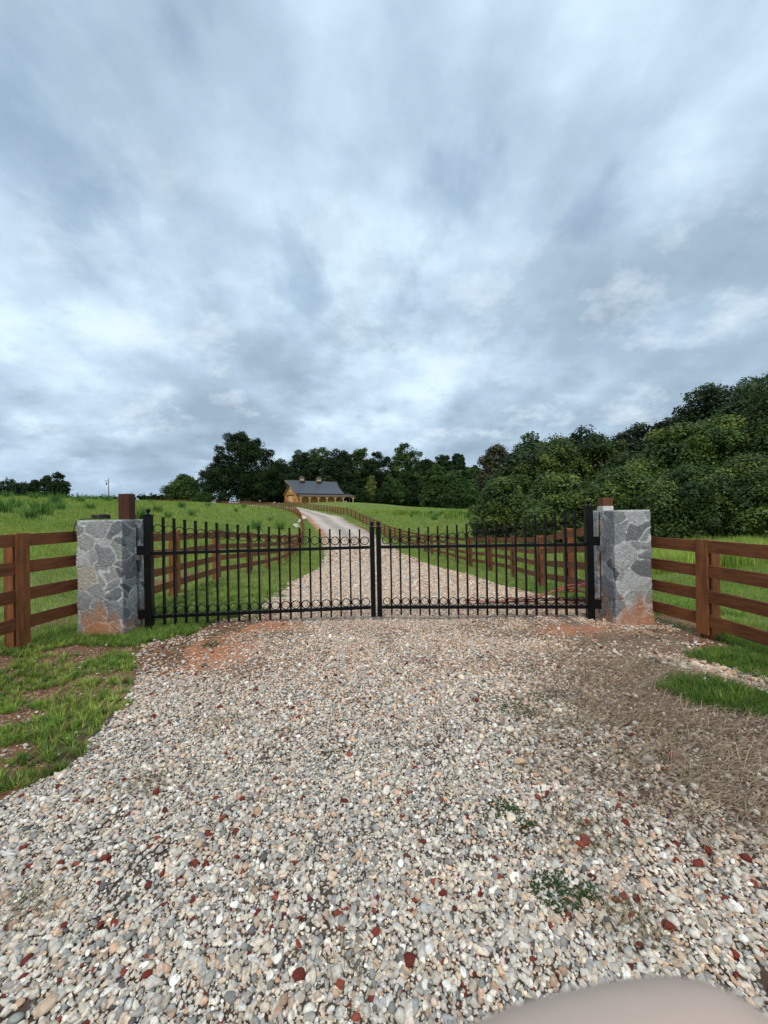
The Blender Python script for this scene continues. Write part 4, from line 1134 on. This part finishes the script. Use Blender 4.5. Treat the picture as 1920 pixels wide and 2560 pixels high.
for i, (px, ty, D, w, kd, pal, lab, nlf, lf_) in enumerate(near):
    nlf = int(nlf*1.1); lf_ *= (1.12, 1.35, 1.2)[i % 3]; tf = (1.0, .6, .88, .72, 1.08, .56, .84)[i % 7]; pal = tuple(tuple(v*tf for v in c_) for c_ in pal)
    sz_ = w/960*D
    tree_px('thicket_tree', px, ty, D, w, lab, kind=kd, seed=90+i, nleaf=nlf, leaf=lf_, pal=pal, near=True, group='trees of the right-hand thicket', base=0, nlobe=110, rl=sz_*.078+.2)
# conifer spire
def conifer(px, topy, D, label, seed):
    rg = random.Random(seed); p = at(px, topy, D); z0 = z1(p.x, D)-.1; H = p.z-z0
    root = empty('pine_tree', (p.x, D, z0), label=label, cat='pine tree', group='trees of the right-hand thicket')
    m = MB(); m.tube([(p.x, D, z0), (p.x, D, p.z)], [.16, .02], 8); m.build('trunk', M['bark'], root)
    V = []; C = []
    nr = np.random.default_rng(seed)
    for lev in range(26):
        h = H*(.35+.64*lev/25); R = (1-lev/25)*1.7+.3
        for k in range(7):
            a = rg.uniform(0, 2*PI); L = R*rg.uniform(.7, 1.1); n = 60
            t_ = nr.random(n); c = np.stack([p.x+np.cos(a)*L*t_, D+np.sin(a)*L*t_, z0+h+.35*L*t_], -1)+nr.normal(0, .05, (n, 3))
            d = nr.normal(size=(n, 3)); d /= np.linalg.norm(d, axis=1)[:, None]; e_ = np.cross(d, nr.normal(size=(n, 3))); e_ /= np.linalg.norm(e_, axis=1)[:, None]
            V.append(np.stack([c-d*.11, c-e_*.03, c+d*.11, c+e_*.03], 1).reshape(-1, 3)); C.append(np.repeat(np.array([(.035, .06, .02)])*nr.uniform(.7, 1.3, (n, 1)), 4, 0))
    V = np.concatenate(V); Fq = (np.arange(len(V)//4)*4)[:, None]+np.arange(4)
    np_mesh('crown', V, [Fq], M['leaf_near'], parent=root, col=np.concatenate(C))
conifer(1636, 1070, 41, 'dark pine spire poking above the thicket right of the pillar', 3)
conifer(1690, 1062, 44, 'second pine spire just right of the first, against the tall trees', 4)
# far left treeline
far = [(-40,1205,330,110,'bush'),(20,1198,330,70,'bush'),(60,1208,320,70,'bush'),(92,1200,310,50,'oval'),(118,1188,305,44,'oval'),(146,1180,300,52,'round'),(80,1215,300,60,'bush'),(35,1212,310,60,'bush'),(160,1215,300,30,'bush')]
labs = ['far tree beyond the left picture edge','leftmost rounded tree of the far left treeline','low second tree of the far left treeline','spiky-topped tree in the middle of the far left treeline','tall narrow tree left of the last one in the far left treeline','tallest tree, the last one at the right end of the far left treeline','low bush in front of the far left treeline\'s middle','low bush in front of the far left treeline\'s left part','small shrub at the right foot of the far left treeline']
for i, ((px, ty, D, w, kd), lab) in enumerate(zip(far, labs)):
    tree_px('distant_tree', px, ty, D, w, lab, kind=kd, seed=150+i, nleaf=7000, leaf=1.5, pal=DK, group='far left treeline', nlobe=36, base=.02)
rr = random.Random(8)
strip = None
for i, px in enumerate(range(182, 470, 15)):
    D = 330; p = at(px+rr.uniform(-4, 4), 1236-rr.uniform(0, 5)-(4 if px > 330 else 0), D); z0 = z1(p.x, D)-.3; H = max(p.z-z0, 3)
    if strip is None:
        strip = tree('hedgerow_tree', p.x, D, H, 9, 'tiny distant hedgerow tree on the skyline beside the utility pole', seed=180, kind='bush', nleaf=2500, leaf=1.2, pal=DK, group='hedgerow on the left skyline', nlobe=20)
        H0 = H
    else:
        copy_tree(strip, (p.x, D, z0), scale=(rr.uniform(.8, 1.3), 1, H/H0), rz=rr.uniform(0, 6))

# utility poles
t = NT('pole_wood'); M['pole'] = t.out((.16, .15, .145), .8)
def pole(px, topy, D, label, r=.17):
    p = at(px, topy, D); z0 = z1(p.x, D)
    root = empty('utility_pole', (p.x, D, z0), label=label, cat='utility pole', group='utility poles on the left skyline')
    MB().tube([(p.x, D, z0-.2), (p.x, D, p.z)], [r*1.2, r*.8], 10).build('shaft', M['pole'], root)
    MB().box((p.x-1.3, D-.2, p.z-1.1), (p.x+.3, D-.32, p.z-.95)).build('crossarm', M['pole'], root)
    for k in (-1.2, -.75, .2): MB().tube([(p.x+k, D-.26, p.z-.95), (p.x+k, D-.26, p.z-.65)], .06, 8).build('insulator', M['steel'], root)
    MB().tube([(p.x-.55, D-.3, p.z-2.6), (p.x-.55, D-.3, p.z-1.6)], .24, 10).build('transformer', M['steel'], root)
pole(271, 1196, 150, 'tall grey utility pole on the skyline above the left pillar', .16)
pole(195, 1231, 330, 'tiny faraway utility pole left of the tall one', .2)

# ------------------------------------------------------------------ barn
def mwall(name, base, dark, sc=(1.7, 1.7, .02)):
    t = NT(name); o = t.obj()
    w = t.n('ShaderNodeTexWave', {'Vector': o, 'Scale': 1.05, 'Distortion': 0.0}, wave_type='BANDS', bands_direction='DIAGONAL').outputs['Fac']
    f = t.noise(t.map(o, (3, 3, .5)), 1.6, 5, .6); f2 = t.noise(o, .6, 3)
    c = t.mix(t.ramp(f, [(.35, (0, 0, 0)), (.7, (1, 1, 1))]), base, dark)
    c = t.mix(t.math('MULTIPLY', t.ramp(f2, [(.4, (0, 0, 0)), (.7, (1, 1, 1))]), .4), c, tuple(v*.75 for v in base))
    c = t.mix(t.ramp(w, [(.0, (.45, .45, .45)), (.1, (0, 0, 0))]), c, dark)
    return t.out(c, .7, spec=.2)
M['barnwall'] = mwall('stained_pine_siding', (.80, .38, .13), (.62, .26, .08))
M['barnpale'] = mat_wood('pale_pine', (.85, .66, .42), (.7, .48, .26), axis='z', amt=.5)
M['barnpost'] = mat_wood('porch_timber', (.66, .40, .24), (.5, .28, .15), axis='z', amt=.5)
M['barndark'] = mat_wood('dark_iron_trim', (.06, .035, .02), (.03, .02, .015), axis='z')
def _roof(name, c0, c1):
    t = NT(name); o = t.obj()
    w = t.n('ShaderNodeTexWave', {'Vector': o, 'Scale': .72}, wave_type='BANDS', bands_direction='X').outputs['Fac']
    f = t.noise(o, .35, 4)
    c = t.mix(f, c0, c1); c = t.mix(t.ramp(w, [(.86, (0, 0, 0)), (.96, (.6, .6, .6))]), c, tuple(v*.6 for v in c0))
    return t.out(c, .42, t.bump(w, .3, .03), metallic=.35, spec=.5)
M['roof'] = _roof('dark_metal_roof', (.085, .095, .115), (.11, .12, .14))
M['porchroof'] = _roof('brown_metal_roof', (.15, .12, .105), (.19, .155, .14))
M['copper'] = NT('aged_copper').out((.10, .08, .06), .5, metallic=.4)
M['window'] = NT('dark_glass').out((.02, .022, .025), .1, spec=.6)

BA = math.radians(36)
c0 = at(742, 1258, 149); bz = c0.z-.05
barn = empty('barn', (c0.x, c0.y, bz), BA, label='orange timber barn with dark metal roof, two cupolas and a front porch', cat='barn')
# local: x along the long side, y back into depth; near front corner at the origin
L_, W_ = 20.6, 12.4
def bb(name, m, mat, par=None, **k): return m.build(name, M[mat], par or barn, world=False, **k)
EH, KH, RH = 3.9, 6.35, 9.35   # eave, kink, ridge heights
prof = [(0, EH), (3.6, KH-.1), (4.7, 7.35), (W_/2, RH-.25), (W_-4.7, 7.35), (W_-3.6, KH-.1), (W_, EH)]
def slab(m, pts, x0, x1, th=.12):
    """roof skin following pts (y,z) from x0 to x1; x0 may be a list for a prow"""
    n = len(pts); X0 = x0 if isinstance(x0, list) else [x0]*n; X1 = x1 if isinstance(x1, list) else [x1]*n
    vs = []
    for (y_, z_), a, b in zip(pts, X0, X1): vs += [(a, y_, z_), (b, y_, z_), (a, y_, z_-th), (b, y_, z_-th)]
    fs = []
    for i in range(n-1):
        p, q = i*4, i*4+4
        fs += [(p, p+1, q+1, q)[::-1], (p+2, p+3, q+3, q+2), (p, q, q+2, p+2)[::-1], (p+1, q+1, q+3, p+3)]
    fs += [(0, 2, 3, 1)[::-1], ((n-1)*4, (n-1)*4+1, (n-1)*4+3, (n-1)*4+2)[::-1]]
    return m.add(vs, fs)
# walls
m = MB(); base = [(0, -.6)]+[(y_, z_) for y_, z_ in prof]+[(W_, -.6)]
vs = [(0, y_, z_) for y_, z_ in base]; m.add(vs+[(.15, y_, z_) for y_, z_ in base], [tuple(range(9)), tuple(range(9, 18))[::-1]]+[(i, (i+1) % 9, 9+(i+1) % 9, 9+i)[::-1] for i in range(9)])
bb('gable_wall', m, 'barnwall')
m = MB(); vs = [(L_-.15, y_, z_) for y_, z_ in base]; m.add(vs+[(L_, y_, z_) for y_, z_ in base], [tuple(range(9)), tuple(range(9, 18))[::-1]]+[(i, (i+1) % 9, 9+(i+1) % 9, 9+i)[::-1] for i in range(9)])
bb('gable_wall', m, 'barnwall')
bb('front_wall', MB().box((.152, .01, -.6), (L_-.152, .16, EH-.02)), 'barnwall')
bb('rear_wall', MB().box((.152, W_-.16, -.6), (L_-.152, W_-.01, EH-.02)), 'barnwall')
# main roof: three fold lines each side
rp = [(-.55, EH-.02), (.1, EH+.22), (3.55, KH+.05), (4.75, 7.55), (W_/2, RH+.12), (W_-4.75, 7.55), (W_-3.55, KH+.05), (W_-.1, EH+.22), (W_+.55, EH-.02)]
ov = [-.5, -.5, -.5, -.75, -2.3, -.75, -.5, -.5, -.5]
bb('roof', slab(MB(), rp, ov, [L_+.6]*9, .16), 'roof')
m = MB()
tr_ = [(y_, z_-.17) for y_, z_ in rp]
slab(m, tr_, [v+.02 for v in ov], [v+.14 for v in ov], .2); bb('fascia', m, 'barnpost')
m = MB().box((ov[0], -.62, EH-.30), (L_+.6, -.555, EH-.02)); bb('gutter', m, 'barndark')
# porch
PD = 3.2
m = slab(MB(), [(-PD-.35, EH-1.05), (-.05, EH-.35)], -.3, L_+3.6, .12); bb('porch_roof', m, 'porchroof')
bb('porch_beam', MB().box((-.1, -PD-.12, EH-1.42), (L_+3.3, -PD+.12, EH-1.14)), 'barnpost')
for k in range(7):
    xx = .25+k*3.72
    if k == 6: xx = L_+3.0
    p_ = bb('porch_post', MB().box((xx-.13, -PD-.13, -.8), (xx+.13, -PD+.13, EH-1.42)), 'barnpost')
    for sg in (-1, 1):
        bb('brace', MB().beam((xx+sg*.13, -PD, EH-2.25), (xx+sg*.85, -PD, EH-1.46), .16, .16), 'barnpost', p_)
# porch end lean-to at the right
m = slab(MB(), [(-PD-.3, EH-.95), (1.6, EH-.1), (W_*.55, EH+.35)], L_+.62, L_+4.1, .12); bb('lean_to_roof', m, 'porchroof')
for yy in (1.2, 5.5): bb('lean_to_post', MB().box((L_+3.6, yy-.12, -.8), (L_+3.84, yy+.12, EH-.35)), 'barnpost')
# front wall features
for k, xx in enumerate((3.0, 6.8, 10.5, 14.2)):
    d_ = bb('stall_door', MB().box((xx-.75, -.06, -.1), (xx+.75, .005, 2.3)), 'barnwall')
    bb('door_rail', MB().box((xx-.75, -.09, 1.15), (xx+.75, -.063, 1.3)), 'barnpost', d_)
w_ = bb('window', MB().box((17.6, -.05, 1.1), (18.9, .005, 2.2)), 'barnpale')
bb('pane', MB().box((17.7, -.075, 1.2), (18.8, -.053, 2.1)), 'window', w_)
# gable features
for yy0, yy1 in ((W_/2-1.75, W_/2-.02), (W_/2+.02, W_/2+1.75)):
    d_ = bb('barn_door', MB().box((-.09, yy0, -.1), (-.005, yy1, 3.15)), 'barnpale')
    m = MB().beam((-.11, yy0+.1, .1), (-.11, yy1-.1, 2.95), .03, .16, (1, 0, 0)); m.beam((-.125, yy1-.1, .1), (-.125, yy0+.1, 2.95), .03, .16, (1, 0, 0))
    bb('cross_brace', m, 'barnwall', d_)
bb('door_track', MB().box((-.22, W_/2-3.6, 3.3), (-.02, W_/2+3.6, 3.52)), 'barndark')
ld = bb('loft_door', MB().box((-.08, W_/2-1.0, 4.55), (-.005, W_/2+1.0, 7.1)), 'barnpale')
bb('belt_board', MB().box((-.12, W_/2-2.6, 5.95), (-.082, W_/2+2.6, 6.15)), 'barnpost')
for yy in (1.6, W_-1.6):
    w_ = bb('window', MB().box((-.05, yy-.45, 1.0), (-.004, yy+.45, 2.1)), 'barnpost'); bb('pane', MB().box((-.075, yy-.36, 1.1), (-.052, yy+.36, 2.0)), 'window', w_)
# cupolas
for xx in (5.0, 12.6):
    cu = bb('cupola', MB().box((xx-.72, W_/2-.72, RH-.45), (xx+.72, W_/2+.72, RH+1.15)), 'barnpale')
    bb('cupola_base', MB().box((xx-.95, W_/2-.95, RH-.75), (xx+.95, W_/2+.95, RH+.1)), 'barndark', cu)
    for a in range(4):
        R4 = Matrix.Translation((xx, W_/2, 0)) @ Matrix.Rotation(a*PI/2, 4, 'Z')
        bb('louvre', MB().box((-.45, -.76, RH+.25), (.45, -.725, RH+1.0), R4), 'barnpost', cu)
    m = MB(); pr_ = [(1.05, RH+1.15), (.72, RH+1.45), (.38, RH+1.75), (.12, RH+2.1), (.04, RH+2.2)]
    vs = []; fs = []
    for i, (r, z_) in enumerate(pr_): vs += [(xx-r, W_/2-r, z_), (xx+r, W_/2-r, z_), (xx+r, W_/2+r, z_), (xx-r, W_/2+r, z_)]
    for i in range(4):
        for k in range(4): fs.append((i*4+k, i*4+(k+1) % 4, i*4+4+(k+1) % 4, i*4+4+k))
    fs += [(3, 2, 1, 0), (16, 17, 18, 19)]; m.add(vs, fs)
    bb('cupola_roof', m, 'copper', cu)
    bb('weathervane', MB().tube([(xx, W_/2, RH+2.15), (xx, W_/2, RH+3.1)], .03, 6).tube([(xx-.35, W_/2, RH+2.85), (xx+.35, W_/2, RH+2.85)], .035, 6), 'barndark', cu)

# small things near the barn
p = at(861, 1255.5, 146)
bn = MB().add([(p.x-.9, p.y, p.z-.35), (p.x+.9, p.y+.2, p.z-.35), (p.x+.95, p.y+.2, p.z+.55), (p.x+.2, p.y, p.z+.25)], [(0, 1, 2, 3)])
bn = MB().beam((p.x-.9, p.y, p.z-.2), (p.x+.9, p.y, p.z+.45), .5, .12).box((p.x+.75, p.y-.2, p.z-.5), (p.x+.9, p.y+.2, p.z+.5)).build('ramp', M['paint_white'])
tag(bn, 'small white ramp on the grass by the right end of the barn porch', 'ramp')
def rock(px, py, D, r, label, seed, group='white boulders by the left drive fence', mat='paint_white', name='boulder'):
    p = at(px, py, D); z0 = z1(p.x, D)
    v, f = subdiv(*I1); rg = np.random.default_rng(seed); v = v*(1+.25*np.sin(v[:, [1]]*3+seed)*np.sin(v[:, [2]]*4))*np.array([1.2, .9, .85])*r
    o = np_mesh(name, v, [f], M[mat]); o.location = (p.x, D, z0+r*.45); o.rotation_euler = (.1, .1, seed)
    tag(o, label, 'boulder', group)
rock(741, 1307, 52, .42, 'lowest white boulder beside the left drive fence', 1)
rock(751, 1297, 58, .45, 'lower of the two white boulders inside the bend of the left drive fence', 2)
rock(757, 1292, 62, .5, 'upper of the two white boulders inside the bend of the left drive fence', 3)
t = NT('grey_granite'); M['granite'] = t.out(t.mix(t.noise(t.obj(), 5), (.2, .2, .2), (.34, .34, .33)), .8)
rock(686, 1257, 140, .75, 'grey rounded rock left of the barn gable', 4, 'grey rocks by the barn', 'granite')
rock(697, 1258, 138, .55, 'smaller grey rock nearest the barn gable', 5, 'grey rocks by the barn', 'granite')
# mailbox-like white box on a post by the lane
p = at(650, 1252, 142); z0 = z1(p.x, p.y)
sg = empty('post_box', (p.x, p.y, z0), label='small pale box on a post beside the lane under the oak', cat='post box')
MB().box((p.x-.08, p.y-.08, z0), (p.x+.08, p.y+.08, z0+1.3)).build('post', M['fence_post'], sg); MB().box((p.x-.2, p.y-.2, z0+1.3), (p.x+.2, p.y+.2, z0+1.6)).build('box', M['paint_white'], sg)
# shed roof glimpsed under the oak
p = at(555, 1247, 172); z0 = z1(p.x, p.y)
sh = empty('shed', (p.x, p.y, z0), label='small grey shed with pale sloping roof under the left of the oak', cat='shed')
MB().box((p.x-2.2, p.y-1.5, z0-.3), (p.x+2.2, p.y+1.5, z0+1.9)).build('wall', M['barndark'], sh)
MB().add([(p.x-2.6, p.y-1.9, z0+1.91), (p.x+2.6, p.y-1.9, z0+2.4), (p.x+2.6, p.y+1.9, z0+2.9), (p.x-2.6, p.y+1.9, z0+2.4), (p.x-2.6, p.y-1.9, z0+2.03), (p.x+2.6, p.y-1.9, z0+2.52), (p.x+2.6, p.y+1.9, z0+3.02), (p.x-2.6, p.y+1.9, z0+2.52)], [(3, 2, 1, 0), (4, 5, 6, 7), (0, 1, 5, 4), (1, 2, 6, 5), (2, 3, 7, 6), (3, 0, 4, 7)]).build('roof', M['barndark'], sh)

# ------------------------------------------------------------------ the photographer's hand, fingertip close to the lens
def skin_mat():
    t = NT('skin'); o = t.obj(); f = t.noise(o, 180, 4); g = t.noise(o, 45, 3)
    c = t.mix(f, (.50, .385, .315), (.60, .475, .395)); c = t.mix(t.math('MULTIPLY', g, .5), c, (.60, .40, .33))
    return t.out(c, .55, t.bump(f, .15, .0004), spec=.35)
M['skin'] = skin_mat()
def hand():
    # coordinates in metres relative to the lens: x right, y forward, z up
    O = Vector((0, 0, EYE))
    J = {}; V = []; E = []; Rr = []
    def v(p, r): V.append(O+Vector(p)); Rr.append(r); return len(V)-1
    def chain(root, pts, rs):
        last = root
        for p, r in zip(pts, rs):
            k = v(p, r); E.append((last, k)); last = k
    wrist = v((-.062, -.030, -.135), .024)
    palm = v((-.050, -.022, -.112), .027); E.append((wrist, palm))
    palm2 = v((-.040, -.012, -.092), .023); E.append((palm, palm2))
    arm = v((-.090, -.080, -.24), .030); E.append((wrist, arm)); arm2 = v((-.12, -.15, -.36), .038); E.append((arm, arm2))
    # pointing finger whose tip strays in front of the lens
    chain(palm2, [(-.022, .006, -.070), (-.006, .019, -.056), (.004, .0245, -.0482), (.0205, .0245, -.0436), (.031, .0245, -.0427), (.0365, .0245, -.0437)], [.0115, .0112, .0108, .0102, .0090])
    # curled fingers
    chain(palm2, [(-.022, -.006, -.086), (-.004, .012, -.088), (.004, .004, -.098), (-.006, -.008, -.103)], [.0105, .0095, .0088, .0078])
    chain(palm, [(-.026, -.014, -.104), (-.008, .006, -.108), (-.002, -.002, -.118), (-.012, -.014, -.121)], [.0102, .0092, .0085, .0075])
    chain(palm, [(-.034, -.022, -.124), (-.018, -.004, -.130), (-.014, -.010, -.138), (-.022, -.020, -.140)], [.0092, .0082, .0075, .0067])
    # thumb leaves the side of the palm
    chain(palm, [(-.074, -.002, -.098), (-.078, .012, -.080), (-.068, .020, -.064)], [.0125, .0108, .0088])
    me = bpy.data.meshes.new('hand'); me.from_pydata([tuple(p) for p in V], E, []); me.materials.append(M['skin'])
    o = bpy.data.objects.new('hand', me); link(o)
    md = o.modifiers.new('skin', 'SKIN'); md.use_smooth_shade = True
    sv = me.skin_vertices[0].data if me.skin_vertices else None
    if sv is None:
        bpy.context.view_layer.objects.active = o
    for i, r in enumerate(Rr):
        me.skin_vertices[0].data[i].radius = (r, r); me.skin_vertices[0].data[i].use_root = (i == 0)
    s = o.modifiers.new('sub', 'SUBSURF'); s.levels = 2; s.render_levels = 2
    tag(o, 'blurred pink-tan fingertip of the photographer at the bottom right corner', 'hand')
    t = NT('nail'); nm = t.out((.62, .42, .36), .3, spec=.5)
    return o
try:
    hand()
except Exception as ex:
    print('HAND', ex)

# ------------------------------------------------------------------ sky, sun, camera
SUN_EL, SUN_AZ = math.radians(52), math.radians(186)   # behind the camera, slightly left
w = NT('World', world=True); SC.world = w.m
sky = w.n('ShaderNodeTexSky', sky_type='NISHITA', sun_disc=False, sun_elevation=SUN_EL, sun_rotation=SUN_AZ, air_density=1.2, dust_density=2.0)
d = w.n('ShaderNodeTexCoord').outputs['Generated']
sp = w.n('ShaderNodeSeparateXYZ', {0: d})
def plane(off):
    zc = w.math('ADD', w.math('MAXIMUM', sp.outputs['Z'], 0.0), off)
    return w.n('ShaderNodeCombineXYZ', {0: w.math('DIVIDE', sp.outputs['X'], zc), 1: w.math('DIVIDE', sp.outputs['Y'], zc), 2: 0.0}).outputs[0]
cv = plane(.20); cv2 = plane(.42)
S0 = (1.7, 3.3, 0)
n1 = w.noise(w.map(cv, (1.0, .8, 1), S0), 1.3, 4, .5, .0)
n2 = w.noise(w.map(cv2, (1.0, 1.0, 1), (8.3, 4.2, 2)), 5.5, 5, .55, .0)
n3 = w.noise(w.map(cv2, (1.0, .8, 1), (-1.3, 5.2, 5)), 1.5, 3, .5, .0)
n4 = w.noise(w.map(cv2, (1.0, 1.15, 1), (2.3, 15.2, 7)), 3.4, 7, .6, .0)
f = w.math('ADD', w.math('MULTIPLY', n1, .38), w.math('ADD', w.math('MULTIPLY', n2, .22), w.math('MULTIPLY', n3, .40)))
def sk(c): return tuple(v*k for v, k in zip(s2l(c), (.955, .955, .955)))
cl = w.ramp(f, [(.40, sk((146, 166, 184))), (.455, sk((156, 177, 195))), (.505, sk((168, 190, 209))), (.55, sk((184, 206, 224))), (.61, sk((208, 228, 242)))])
wisp = w.ramp(n4, [(.53, (0, 0, 0)), (.66, (1, 1, 1))])
low = w.ramp(sp.outputs['Z'], [(.0, (.5, .5, .5)), (.12, (1, 1, 1)), (.45, (.8, .8, .8)), (.7, (.2, .2, .2))])
cl = w.mix(w.math('MULTIPLY', w.math('MULTIPLY', wisp, low), .6), cl, sk((220, 233, 243)))
dk = w.ramp(n4, [(.34, (1, 1, 1)), (.48, (0, 0, 0))])
cl = w.mix(w.math('MULTIPLY', w.math('MULTIPLY', dk, low), .6), cl, sk((134, 153, 171)))
hz = w.ramp(sp.outputs['Z'], [(0.0, (1, 1, 1)), (.14, (0, 0, 0))])
cl = w.mix(w.math('MULTIPLY', hz, .5), cl, sk((162, 188, 214)))
gap = w.ramp(w.noise(w.map(cv2, (1.6, 1.0, 1), (4.3, 2.7, 9)), 2.8, 5, .5, .0), [(.58, (0, 0, 0)), (.68, (1, 1, 1))])
skyc = w.n('ShaderNodeVectorMath', {0: sky.outputs[0], 'Scale': .10}, operation='SCALE').outputs[0]
skyc = w.mix(.5, skyc, sk((118, 152, 186)))
mixc = w.mix(w.math('MULTIPLY', w.math('MULTIPLY', gap, w.ramp(sp.outputs['Z'], [(.3, (0, 0, 0)), (.5, (1, 1, 1))])), .4), cl, skyc)
bg = w.n('ShaderNodeBackground', {'Color': mixc, 'Strength': 1.0})
w.n('ShaderNodeOutputWorld', {'Surface': bg.outputs[0]})

sl = bpy.data.lights.new('sun', 'SUN'); sl.energy = 1.5; sl.angle = math.radians(16); sl.color = (1, .92, .81)
so = bpy.data.objects.new('sun', sl); link(so)
dirv = Vector((math.sin(SUN_AZ)*math.cos(SUN_EL), math.cos(SUN_AZ)*math.cos(SUN_EL), math.sin(SUN_EL)))
so.rotation_euler = dirv.to_track_quat('Z', 'Y').to_euler()

cam = bpy.data.cameras.new('camera'); co = bpy.data.objects.new('camera', cam); link(co)
cam.sensor_fit = 'HORIZONTAL'; cam.sensor_width = 3.14; cam.lens = 1.57
cam.clip_start = .001; cam.clip_end = 5000
cam.dof.use_dof = True; cam.dof.focus_distance = 3.6; cam.dof.aperture_fstop = 2.2
co.matrix_world = Matrix.Translation((0, 0, EYE)) @ CAM_M.to_4x4()
SC.camera = co
SC.view_settings.view_transform = 'Standard'; SC.view_settings.look = 'None'; SC.view_settings.exposure = 0.38; SC.view_settings.gamma = 1
SC.cycles.max_bounces = 6; SC.cycles.diffuse_bounces = 3; SC.cycles.transmission_bounces = 3; SC.cycles.transparent_max_bounces = 4
